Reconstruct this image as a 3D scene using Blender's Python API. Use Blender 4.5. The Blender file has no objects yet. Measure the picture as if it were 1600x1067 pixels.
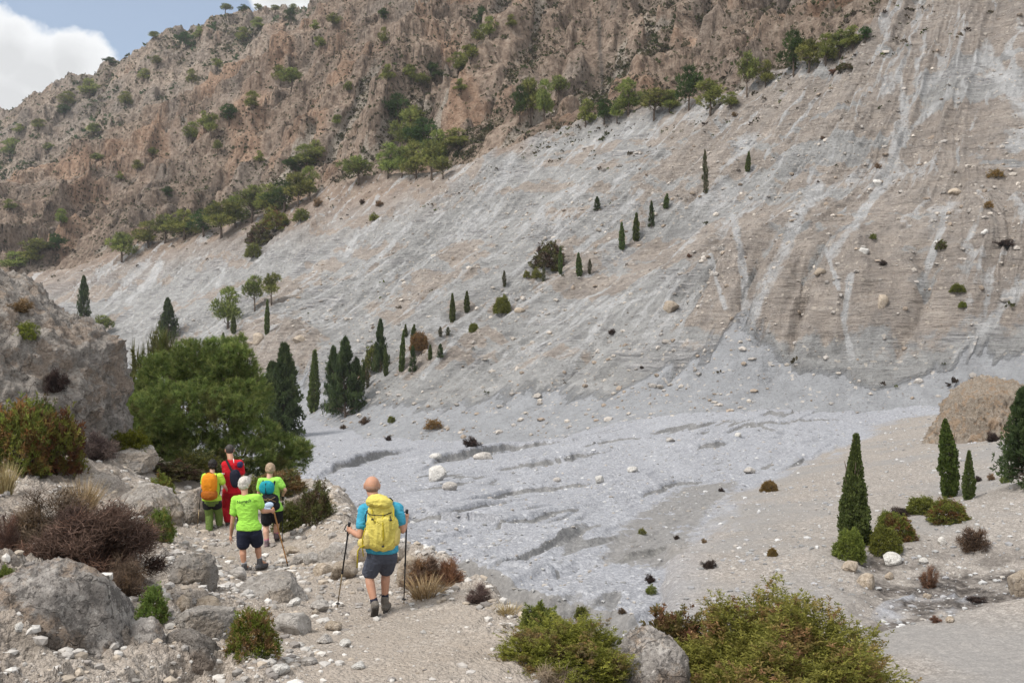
import bpy, bmesh, math, random
import numpy as np
from mathutils import Vector, Matrix, Euler, Quaternion

SC = bpy.context.scene
COL = SC.collection
R = math.radians
F = 1555.6          # focal length in photo pixels (35 mm lens, photo 1600 wide)
CX, CY = 800.0, 533.5
rng = np.random.default_rng(7)
random.seed(7)

# ------------------------------------------------------------------ noise
_perm = np.random.default_rng(3).permutation(256).astype(np.int32)
_perm = np.concatenate([_perm, _perm, _perm])
_grad = np.array([[1,1,0],[-1,1,0],[1,-1,0],[-1,-1,0],[1,0,1],[-1,0,1],[1,0,-1],[-1,0,-1],
                  [0,1,1],[0,-1,1],[0,1,-1],[0,-1,-1],[1,1,0],[-1,1,0],[0,-1,1],[0,-1,-1]], np.float32)

def perlin(x, y, z=0.0):
    x, y, z = np.broadcast_arrays(np.asarray(x, np.float32), np.asarray(y, np.float32), np.asarray(z, np.float32))
    xi = np.floor(x); yi = np.floor(y); zi = np.floor(z)
    xf = x - xi; yf = y - yi; zf = z - zi
    xi = xi.astype(np.int32) & 255; yi = yi.astype(np.int32) & 255; zi = zi.astype(np.int32) & 255
    u = xf*xf*xf*(xf*(xf*6-15)+10); v = yf*yf*yf*(yf*(yf*6-15)+10); w = zf*zf*zf*(zf*(zf*6-15)+10)
    out = 0
    for dx in (0, 1):
        a = _perm[xi+dx]
        wx = u if dx else 1-u
        for dy in (0, 1):
            b = _perm[a+yi+dy]
            wy = v if dy else 1-v
            for dz in (0, 1):
                h = _perm[b+zi+dz] & 15
                g = _grad[h]
                wz = w if dz else 1-w
                out = out + wx*wy*wz*(g[..., 0]*(xf-dx)+g[..., 1]*(yf-dy)+g[..., 2]*(zf-dz))
    return out

def fbm(x, y, z=0.0, oct=4, gain=0.5, lac=2.03):
    s = 0; a = 1.0; f = 1.0; t = 0
    for i in range(oct):
        s = s + a*perlin(np.asarray(x)*f+i*17.3, np.asarray(y)*f+i*9.1, np.asarray(z)*f+i*3.7)
        t += a; a *= gain; f *= lac
    return s/t

def ridged(x, y, z=0.0, oct=4, gain=0.5, lac=2.03):
    s = 0; a = 1.0; f = 1.0; t = 0
    for i in range(oct):
        n = 1-np.abs(perlin(np.asarray(x)*f+i*13.3, np.asarray(y)*f+i*7.7, np.asarray(z)*f+i*5.1))*2
        s = s + a*n*np.abs(n)
        t += a; a *= gain; f *= lac
    return s/t

def sstep(a, b, x):
    t = np.clip((x-a)/(b-a), 0, 1)
    return t*t*(3-2*t)

# ------------------------------------------------------------------ camera geometry
def P(px, py, d):
    return ((px-CX)/F*d, d, (CY-py)/F*d)

class TPS:
    """thin plate surface z(x,y) through control points"""
    def __init__(s, pts, lam=0.0):
        p = np.array(pts, float); n = len(p)
        s.c = p[:, :2]; s.sc = 30.0
        K = s._k(s.c)+np.eye(n)*lam
        A = np.zeros((n+3, n+3)); A[:n, :n] = K
        A[:n, n] = 1; A[:n, n+1:] = s.c/s.sc; A[n, :n] = 1; A[n+1:, :n] = (s.c/s.sc).T
        b = np.zeros(n+3); b[:n] = p[:, 2]
        s.w = np.linalg.solve(A, b)
    def _k(s, q):
        d2 = ((q[:, None, :]-s.c[None])**2).sum(-1)/s.sc**2
        return 0.5*d2*np.log(d2+1e-9)
    def __call__(s, X, Y):
        sh = X.shape
        q = np.stack([X.ravel(), Y.ravel()], 1)
        out = np.empty(len(q))
        n = len(s.c)
        for i in range(0, len(q), 100000):
            qq = q[i:i+100000]
            out[i:i+100000] = s._k(qq)@s.w[:n]+s.w[n]+(qq/s.sc)@s.w[n+1:]
        return out.reshape(sh)

def polydist(X, Y, poly):
    """distance and signed side (positive = right of travel) to a polyline"""
    best = np.full(X.shape, 1e9); sgn = np.zeros(X.shape); par = np.zeros(X.shape)
    acc = 0
    for (ax, ay), (bx, by) in zip(poly[:-1], poly[1:]):
        dx, dy = bx-ax, by-ay; L2 = dx*dx+dy*dy; L = math.sqrt(L2)
        t = np.clip(((X-ax)*dx+(Y-ay)*dy)/L2, 0, 1)
        d = np.hypot(X-ax-t*dx, Y-ay-t*dy)
        cr = dy*(X-ax)-dx*(Y-ay)
        m = d < best-1e-6
        best = np.where(m, d, best); sgn = np.where(m, np.sign(cr), sgn); par = np.where(m, acc+t*L, par)
        acc += L
    return best, best*sgn, par/acc

# ------------------------------------------------------------------ mesh helpers
def mesh_np(name, V, Fc, mat=None, smooth=True, mats=None, midx=None):
    """V (n,3); Fc (m,3) or (m,4) array, or list of such arrays"""
    me = bpy.data.meshes.new(name)
    V = np.asarray(V, np.float32)
    if not isinstance(Fc, list): Fc = [Fc]
    Fc = [np.asarray(f, np.int32) for f in Fc if len(f)]
    me.vertices.add(len(V)); me.vertices.foreach_set('co', V.ravel())
    nl = sum(f.size for f in Fc); npoly = sum(len(f) for f in Fc)
    me.loops.add(nl); me.loops.foreach_set('vertex_index', np.concatenate([f.ravel() for f in Fc]))
    me.polygons.add(npoly)
    tot = np.concatenate([np.full(len(f), f.shape[1], np.int32) for f in Fc])
    st = np.concatenate([[0], np.cumsum(tot)[:-1]]).astype(np.int32)
    me.polygons.foreach_set('loop_start', st)
    me.polygons.foreach_set('use_smooth', np.full(npoly, smooth, bool))
    for m in (mats or ([mat] if mat else [])): me.materials.append(m)
    if midx is not None: me.polygons.foreach_set('material_index', np.asarray(midx, np.int32))
    me.update(calc_edges=True)
    return me

def link(name, me, parent=None, loc=None):
    o = bpy.data.objects.new(name, me); COL.objects.link(o)
    if parent is not None: o.parent = parent
    if loc is not None: o.location = loc
    return o

def vattr(me, name, arr):
    a = me.attributes.new(name, 'FLOAT_COLOR', 'POINT')
    arr = np.asarray(arr, np.float32)
    if arr.ndim == 1: arr = np.stack([arr]*4, 1)
    if arr.shape[1] == 3: arr = np.concatenate([arr, np.ones((len(arr), 1), np.float32)], 1)
    a.data.foreach_set('color', arr.ravel())

def tag(o, label=None, cat=None, group=None, kind=None):
    if label: o['label'] = label
    if cat: o['category'] = cat
    if group: o['group'] = group
    if kind: o['kind'] = kind
    return o

def empty(name, loc=(0, 0, 0), rz=0.0, parent=None):
    o = bpy.data.objects.new(name, None); COL.objects.link(o)
    o.location = loc; o.rotation_euler = (0, 0, rz); o.empty_display_size = 0.2
    if parent is not None: o.parent = parent
    return o

# ------------------------------------------------------------------ shader helper
class G:
    def __init__(s, name, rough=0.9, spec=0.25):
        s.m = bpy.data.materials.new(name); s.m.use_nodes = True
        s.t = s.m.node_tree; s.b = s.t.nodes['Principled BSDF']
        s.b.inputs['Roughness'].default_value = rough
        s.b.inputs['Specular IOR Level'].default_value = spec
        s._pos = None
    def n(s, typ, **kw):
        nd = s.t.nodes.new(typ)
        for k, v in kw.items(): setattr(nd, k, v)
        return nd
    def lk(s, a, b):
        if hasattr(a, 'is_output'): s.t.links.new(a, b)
        else:
            if isinstance(a, (tuple, list)) and len(a) == 3 and b.type == 'RGBA': a = (*a, 1)
            b.default_value = a
    @property
    def pos(s):
        if s._pos is None: s._pos = s.n('ShaderNodeNewGeometry').outputs['Position']
        return s._pos
    @property
    def obj(s): return s.n('ShaderNodeTexCoord').outputs['Object']
    def scale(s, vec, sc, off=(0, 0, 0)):
        m = s.n('ShaderNodeMapping'); s.lk(vec, m.inputs['Vector'])
        m.inputs['Scale'].default_value = sc; m.inputs['Location'].default_value = off
        return m.outputs[0]
    def noise(s, vec, scale=1, detail=4, rough=0.55, dist=0.0):
        nd = s.n('ShaderNodeTexNoise'); s.lk(vec, nd.inputs['Vector'])
        nd.inputs['Scale'].default_value = scale; nd.inputs['Detail'].default_value = detail
        nd.inputs['Roughness'].default_value = rough; nd.inputs['Distortion'].default_value = dist
        return nd.outputs['Fac']
    def voro(s, vec, scale=1, out='Distance', feat='F1', rnd=1.0):
        nd = s.n('ShaderNodeTexVoronoi'); nd.feature = feat; s.lk(vec, nd.inputs['Vector'])
        nd.inputs['Scale'].default_value = scale; nd.inputs['Randomness'].default_value = rnd
        return nd.outputs[out]
    def ramp(s, fac, stops, interp='LINEAR'):
        nd = s.n('ShaderNodeValToRGB'); s.lk(fac, nd.inputs[0]); cr = nd.color_ramp; cr.interpolation = interp
        while len(cr.elements) < len(stops): cr.elements.new(0.5)
        for e, (p, c) in zip(cr.elements, stops):
            e.position = p
            e.color = (c, c, c, 1) if isinstance(c, (int, float)) else (*c, 1)
        return nd.outputs[0]
    def mix(s, f, a, b, mode='MIX'):
        nd = s.n('ShaderNodeMix', data_type='RGBA', blend_type=mode)
        s.lk(f, nd.inputs[0]); s.lk(a, nd.inputs[6]); s.lk(b, nd.inputs[7])
        return nd.outputs[2]
    def math(s, op, a, b=0.0, clamp=False):
        nd = s.n('ShaderNodeMath', operation=op, use_clamp=clamp)
        s.lk(a, nd.inputs[0]); s.lk(b, nd.inputs[1]); return nd.outputs[0]
    def attr(s, name):
        nd = s.n('ShaderNodeAttribute'); nd.attribute_name = name
        return nd.outputs['Color'], nd.outputs['Alpha']
    def sep(s, c):
        nd = s.n('ShaderNodeSeparateColor'); s.lk(c, nd.inputs[0]); return nd.outputs[0], nd.outputs[1], nd.outputs[2]
    def rand(s): return s.n('ShaderNodeObjectInfo').outputs['Random']
    def bump(s, h, dist=0.1, strength=1.0, nrm=None):
        nd = s.n('ShaderNodeBump'); s.lk(h, nd.inputs['Height'])
        nd.inputs['Distance'].default_value = dist; nd.inputs['Strength'].default_value = strength
        if nrm is not None: s.lk(nrm, nd.inputs['Normal'])
        s.lk(nd.outputs[0], s.b.inputs['Normal']); return nd.outputs[0]
    def color(s, c): s.lk(c, s.b.inputs['Base Color']); return s

def plain(name, col, rough=0.8, spec=0.3, var=0.15, sc=30, metal=0.0, bump=0.0):
    g = G(name, rough, spec)
    n = g.noise(g.obj, sc, 3)
    lo = tuple(c*(1-var) for c in col); hi = tuple(min(1, c*(1+var)) for c in col)
    g.color(g.ramp(n, [(0.3, lo), (0.7, hi)]))
    g.b.inputs['Metallic'].default_value = metal
    if bump: g.bump(n, bump, 1.0)
    return g.m
# ------------------------------------------------------------------ terrain sheets
class Sheet:
    def __init__(s, t0, t1, nt, ys):
        s.T = np.linspace(t0, t1, nt); s.Yr = np.asarray(ys, float)
        s.X = s.Yr[:, None]*s.T[None, :]; s.Y = np.repeat(s.Yr[:, None], nt, 1)
        s.sl = None
    def hit(s, px, py):
        """first point of this sheet met by the sight line of a photo pixel"""
        tx = (px-CX)/F; tz = (CY-py)/F
        c = (tx-s.T[0])/(s.T[-1]-s.T[0])*(len(s.T)-1)
        c = min(max(c, 0), len(s.T)-1.001); i = int(c); f = c-i
        z = s.Z[:, i]*(1-f)+s.Z[:, i+1]*f
        k = np.nonzero(z/s.Yr >= tz)[0]
        if len(k) == 0: return None
        k = k[0]
        if k == 0: y = s.Yr[0]
        else:
            a = z[k-1]-tz*s.Yr[k-1]; b = z[k]-tz*s.Yr[k]
            y = s.Yr[k-1]+(s.Yr[k]-s.Yr[k-1])*(-a/(b-a+1e-12))
        return (tx*y, y, tz*y)
    def height(s, x, y):
        x = np.asarray(x, float); y = np.asarray(y, float)
        c = np.clip((x/y-s.T[0])/(s.T[-1]-s.T[0])*(len(s.T)-1), 0, len(s.T)-1.001)
        r = np.clip(np.interp(y, s.Yr, np.arange(len(s.Yr))), 0, len(s.Yr)-1.001)
        i = c.astype(int); j = r.astype(int); fc = c-i; fr = r-j
        Z = s.Z
        return (Z[j, i]*(1-fc)+Z[j, i+1]*fc)*(1-fr)+(Z[j+1, i]*(1-fc)+Z[j+1, i+1]*fc)*fr
    def build(s, name, mat, mask=None, cut=None):
        nr, nt = s.X.shape
        V = np.stack([s.X, s.Y, s.Z], -1).reshape(-1, 3)
        i = np.arange(nr-1)[:, None]*nt+np.arange(nt-1)[None, :]
        Fc = np.stack([i, i+1, i+nt+1, i+nt], -1).reshape(-1, 4)
        if cut is not None:
            k = cut.reshape(-1)[Fc].all(1); Fc = Fc[~k]
        me = mesh_np(name, V, Fc, mat)
        if mask is not None: vattr(me, 'mask', mask.reshape(-1, mask.shape[-1]))
        o = link(name, me); o['kind'] = 'structure'
        return o

def pxpoly(pts, sheet=None, d=None):
    out = []
    for p in pts:
        if len(p) == 3: q = P(*p)
        else: q = sheet.hit(*p)
        out.append((q[0], q[1]))
    return out

def scrdist(S, poly):
    """distance of sheet points to a line that runs over the surface, in angle units scaled to photo pixels"""
    A = S.X/S.Y*F+CX; B = CY-S.Z/S.Y*F
    d, sd, t = polydist(A, B, poly)
    return d, sd, t

# ---- foreground ground with the path
def make_ground():
    S = Sheet(-0.62, 0.62, 1000, np.geomspace(3.2, 60, 1000))
    base = TPS([P(*p) for p in [
        (700,1067,8.0),(600,962,12.2),(480,930,13.4),(400,897,16.6),(440,872,18.2),(340,845,21.5),(300,785,27),(250,738,32),
        (330,737,34),(430,752,31),(480,770,25),(420,800,22.5),(520,815,19),(590,838,17.2),(640,855,16),(690,892,14.3),(740,918,13.2),(800,960,11.5),(835,1002,10),(870,1050,8.6),
        (200,738,25),(100,725,23),(20,722,22),(150,705,27),(190,695,28.5),(235,728,30),
        (250,790,22.5),(280,855,17.5),(230,850,15.2),(330,902,15),(275,900,13.2),(300,960,11),(420,940,12.8),(350,1005,10),(440,1005,10.4),(500,1067,8.3),(300,1090,7.8),(150,1150,6.8),(0,1220,6),
        (0,900,9),(0,800,15),(100,780,18),(200,930,10.5),(1000,1120,8.6),(1200,1145,9),(1390,1150,9.2),(1500,1260,8),(1650,1350,7),(-200,900,9),(-200,760,20),(-150,1220,6),
        (1000,1500,4),(600,1400,4),(100,1400,4),(1700,1500,4),
        (330,752,46),(0,700,46),(480,800,46),(330,800,58),(0,750,58)]], lam=0.0008)
    Z = base(S.X, S.Y)
    edge = [(-9.5,60),(-9.0,46)]+pxpoly([(492,742,39),(520,765,30),(530,790,23),(532,815,19),(595,838,17.2),(645,850,16),(695,890,14.3),(745,915,13.2),(806,958,11.5),(838,1000,10),(875,1050,8.9),(900,1130,7.4),(930,1300,5.5),(1000,1600,3.0)])
    edge = edge[::-1]
    # signed distance: outside the edge (towards the wash)
    d, sd, par = polydist(S.X, S.Y, edge)
    sd = np.minimum(sd, S.Y-np.interp(S.X, [-.4, .3, .8, 2.2, 4.1, 5, 8], [8.0, 9.2, 9.9, 10.7, 10.4, 8.6, 7.0]))
    sd = sd+0.25*fbm(S.X*1.2, S.Y*1.2, 4.0, 4)+0.5*fbm(S.X*0.35, S.Y*0.35, 9.0, 2)
    drop = np.where(sd > 0, 0.55*sd+1.7*sstep(0, 1.6, sd)+3.0*sstep(1.5, 6, sd)*sstep(2, 5, sd), 0)
    path = pxpoly([(740,1250,5.0),(690,1067,8.0),(640,1000,10.2),(592,962,12.2),(490,915,14.6),(415,880,17.5),(350,842,21.5),(305,785,27),(245,738,32)])
    pd, _, pt = polydist(S.X, S.Y, path)
    pw = 1-sstep(0.75, 1.5, pd+0.35*fbm(S.X*0.9, S.Y*0.9, 2.2, 3))
    rough = 1-0.75*pw
    left = sstep(0.6, 2.6, np.where(S.X < np.interp(S.Y, [q[1] for q in path], [q[0] for q in path]), pd, 0))
    Z = Z+0.16*fbm(S.X*0.6, S.Y*0.6, 1.0, 4)*rough
    # rocky ledge along the left of the path and craggy slope
    lq = fbm(S.X*0.55, S.Y*0.35, 12.0, 3)
    crag = ridged(S.X*0.9+lq, S.Y*0.7, 5.0, 5, 0.55)
    Z = Z+left*(0.30*crag-0.1)
    terr = Z*2.6+0.9*fbm(S.X*0.7, S.Y*0.7, 3.0, 3)
    fr = terr-np.floor(terr)
    Z = Z+left*0.16*(sstep(0.25, 0.8, fr)-fr)*2.0*sstep(-0.25, 0.2, fbm(S.X*0.4, S.Y*0.4, 33., 2))
    rk = ridged(S.X*2.3, S.Y*2.0, 8.0, 4, 0.55)
    Z = Z+(0.035+0.06*left)*rk*rough
    # outer edge is broken rock too
    eb = sstep(-1.3, -0.1, sd)*(1-sstep(2.0, 4.0, sd))
    Z = Z+eb*0.10*ridged(S.X*1.5, S.Y*1.5, 15.0, 4)
    Z = Z+0.025*fbm(S.X*7, S.Y*7, 2.0, 3)
    # lumps of half buried stones
    n1 = perlin(S.X*5.5, S.Y*5.5, 7.7)
    Z = Z+0.05*np.maximum(n1-0.12, 0)*(1-0.5*pw)
    S.Z = Z-drop
    S.pw = pw; S.left = left; S.sd = sd
    warm = sstep(-0.1, 0.35, fbm(S.X*0.5, S.Y*0.5, 21., 4))
    dark = sstep(0.0, 0.35, ridged(S.X*0.9+lq, S.Y*0.7, 25.0, 5)-0.25)
    S.mask = np.stack([pw, left, warm, dark*left], -1)
    return S

# ---- gravel wash and the gravel bank on its right
def make_wash():
    S = Sheet(-0.66, 0.66, 1100, np.geomspace(9, 260, 1000))
    bed = TPS([P(*p) for p in [
        (920,945,27.5),(700,862,34),(560,745,66),(640,700,105),(850,690,103),(800,755,61),(1000,700,76),(1200,648,95),(1430,650,90),(1000,655,100),
        (490,662,140),(760,930,27),(300,720,100),(900,1067,20),(1200,1300,14),(700,1300,14),(1600,600,95),(100,640,180),(1100,860,33)]], lam=0.002)
    ZB = bed(S.X, S.Y)
    # flow frame: runs from far right to near left
    u = S.X*-0.47+S.Y*-0.88; v = S.X*0.88-S.Y*0.47
    wv = v+1.5*fbm(S.X*0.06, S.Y*0.06, 1., 3)
    t = fbm(wv*0.16, u*0.028, 3.0, 4)*5.0
    fr = t-np.floor(t)
    scarp = np.floor(t)+sstep(0.42, 0.58, fr)
    gate = sstep(-0.02, 0.3, fbm(S.X*0.05, S.Y*0.05, 8.0, 3))
    ZB = ZB+0.32*(scarp-t)*gate+0.10*t
    rill = ridged(wv*0.33, u*0.05, 9.0, 4, 0.6)
    ZB = ZB+0.20*fbm(wv*0.7, u*0.10, 5.0, 4)-0.22*sstep(0.25, 0.8, rill)*sstep(-.1, .25, fbm(S.X*0.07, S.Y*0.07, 19., 3))+0.10*ridged(wv*1.3, u*0.16, 6.0, 3)+0.05*fbm(S.X*2.2, S.Y*2.2, 6.0, 3)+0.05*fbm(S.X*0.8, S.Y*0.8, 3.0, 3)
    S.Z = ZB
    ch = pxpoly([(712,868),(735,884),(790,907),(850,930),(905,942),(945,960),(975,985),(1040,1030)], S)
    d, sd, par_ = polydist(S.X, S.Y, ch)
    sd = sd+0.7*fbm(S.X*0.25, S.Y*0.25, 2., 3)
    cut = sstep(-0.2, 0.9, sd+0.3*fbm(S.X*1.2, S.Y*1.2, 8., 4))
    near = 1-sstep(6, 14, np.abs(sd))
    ZB = ZB-1.35*cut*near*sstep(0.0, 0.12, par_)+0.16*near*ridged(S.X*1.2, S.Y*1.2, 8., 4)*(1-np.abs(2*cut-1))
    scar = sstep(-0.15, 0.1, 0.5-np.abs(sd-0.35)+0.5*fbm(S.X*1.3, S.Y*1.3, 3., 4))*near*sstep(0.02, 0.15, par_)
    lines = np.zeros(S.X.shape)
    wx_ = S.X+0.8*fbm(S.X*0.5, S.Y*0.5, 31., 4); wy_ = S.Y+1.2*fbm(S.X*0.5, S.Y*0.5, 37., 4)
    for hh, poly in [(.42, [(690,803),(760,789),(800,774),(850,769),(900,763),(935,756)]), (.35, [(580,824),(640,816),(690,815),(740,801),(800,784)]), (.7, [(670,730),(690,722),(740,712),(790,702),(850,696),(910,688)]),
        (.5, [(770,736),(830,729),(880,719),(950,706)]), (.35, [(1000,779),(1040,763),(1100,751)]), (.2, [(858,908),(873,894)]), (.5, [(1080,704),(1110,699),(1138,692)]), (.8, [(500,748),(560,724),(600,712),(640,703)]),
        (.3, [(740,835),(800,820),(860,806),(905,795)]), (.25, [(850,850),(900,832),(940,818)]), (.3, [(900,700),(960,690),(1030,684)]), (.3, [(1150,668),(1230,660),(1320,656)]), (.22, [(640,770),(700,762),(740,750)])]:
        pl = [S.hit(*c_)[:2] for c_ in poly]
        d_, sd_, t_ = polydist(wx_, wy_, pl)
        g_ = np.exp(-(d_/4.0)**2)*np.sin(np.clip(t_, 0.02, 0.98)*math.pi)**0.5
        ZB = ZB+hh*(0.5-0.5*np.tanh(sd_/0.13))*g_
        lines = np.maximum(lines, g_*np.clip(1-np.abs(sd_-0.15)/(0.08+0.22*hh+0.0015*S.Y), 0, 1))  # shade of the step faces, kept as a mask for the colour
    R_ = TPS([P(*p) for p in [
        (960,935,27.2),(1000,862,33.7),(1060,802,43.5),(1150,760,54),(1300,692,76),(1430,652,89.5),
        (1325,850,29.5),(1200,860,31),(1200,770,46),(1484,775,38),(1514,782,37.5),(1590,752,36),(1540,690,56),(1600,680,52),(1420,795,36),(1500,832,31),
        (1450,902,26.5),(1560,922,25),(1400,962,22.8),(1390,992,20),(1600,947,20),(1500,1067,15.5),(1600,1067,15.5),(1400,1067,16),(1150,980,23),(1060,960,25),
        (900,945,27.2),(930,880,34.6),(960,815,47),(1100,740,66),(1300,670,94),(1750,900,24),(1750,690,44),(1500,650,95),(1600,640,95),(1200,1200,12),(1500,1250,11)]], lam=0.0008)
    ZR = R_(S.X, S.Y)
    A = S.X/S.Y*F+CX
    ZR = ZR-1.6*(1-sstep(975, 1060, A+25*fbm(S.X*.4, S.Y*.4, 3., 3)))*(S.Y < 40)
    ZR = np.minimum(ZR, ZB+6)-14*(1-sstep(820, 960, A))*(1-sstep(22, 28, S.Y))
    ZB = ZB-3.0*(1-sstep(16, 22, S.Y))
    # hollow with dark soil behind the near lip on the right
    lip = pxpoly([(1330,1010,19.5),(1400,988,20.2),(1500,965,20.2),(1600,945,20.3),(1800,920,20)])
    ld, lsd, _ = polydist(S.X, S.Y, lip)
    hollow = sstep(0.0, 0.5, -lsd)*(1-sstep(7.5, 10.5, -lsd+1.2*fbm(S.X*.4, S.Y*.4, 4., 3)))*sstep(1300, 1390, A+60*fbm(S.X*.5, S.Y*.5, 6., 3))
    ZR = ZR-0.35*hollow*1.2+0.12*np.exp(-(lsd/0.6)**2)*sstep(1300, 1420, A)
    ZR = ZR+0.22*fbm(S.X*0.22, S.Y*0.22, 11., 4)+0.05*fbm(S.X*1.5, S.Y*1.5, 12., 4)
    ero = sstep(-6, -0.5, -(ZR-ZB)*4)*1.0
    mixr = sstep(-0.12, 0.12, ZR-ZB+0.12*fbm(S.X*0.5, S.Y*0.5, 14., 4))
    # eroded scar on the bank edge
    sc2 = pxpoly([(1110,765,53),(1060,800,43),(1020,840,36.5),(1005,870,33)])
    d2, sd2, _ = polydist(S.X, S.Y, sc2)
    scar2 = np.exp(-(d2/1.6)**2)
    ZR = ZR+scar2*0.35*ridged(S.X*0.7, S.Y*0.7, 16., 4)
    S.Z = np.maximum(ZB, ZR)+0.02*fbm(S.X*4, S.Y*4, 1.0, 2)
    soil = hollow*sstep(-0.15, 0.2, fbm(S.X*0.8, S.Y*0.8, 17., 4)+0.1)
    step_shade = np.clip(sstep(0.25, 0.42, fr)*(1-sstep(0.5, 0.62, fr))*gate*0.9, 0, 1)*(1-mixr)
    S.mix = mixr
    step_shade = np.clip(np.maximum(step_shade, lines*1.2*(1-mixr)), 0, 1)
    mixc = mixr*(0.25+0.75*sstep(990, 1150, A+40*fbm(S.X*.3, S.Y*.3, 2., 3)))
    S.mask = np.stack([mixc, np.clip(soil, 0, 1), np.clip(np.maximum(scar, scar2*sstep(-.1, .3, ridged(S.X*.8, S.Y*.8, 18., 4))), 0, 1), step_shade], -1)
    return S

# ---- the pale grey scree cliff
def fall_coord(base, x0, x1, y0, y1, zref, n=150):
    """follow the fall line of a smooth surface to one contour: points on one fall line share a value"""
    gx = np.linspace(x0, x1, n); gy = np.linspace(y0, y1, n)
    X, Y = np.meshgrid(gx, gy); Zg = base(X, Y)
    dZy, dZx = np.gradient(Zg, gy[1]-gy[0], gx[1]-gx[0])
    from_x = X.copy(); from_y = Y.copy()
    def samp(A, x, y):
        c = np.clip((x-x0)/(x1-x0)*(n-1), 0, n-1.001); r = np.clip((y-y0)/(y1-y0)*(n-1), 0, n-1.001)
        i = c.astype(int); j = r.astype(int); fc = c-i; fr = r-j
        return (A[j, i]*(1-fc)+A[j, i+1]*fc)*(1-fr)+(A[j+1, i]*(1-fc)+A[j+1, i+1]*fc)*fr
    step = 1.5
    for k in range(140):
        z = samp(Zg, from_x, from_y); a = samp(dZx, from_x, from_y); b = samp(dZy, from_x, from_y)
        m = np.hypot(a, b)+1e-6
        dd = np.clip((zref-z)/m, -step, step)
        from_x += a/m*dd; from_y += b/m*dd
    q = from_x*0.83-from_y*0.56
    return lambda x, y: samp(q, x, y)

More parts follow.
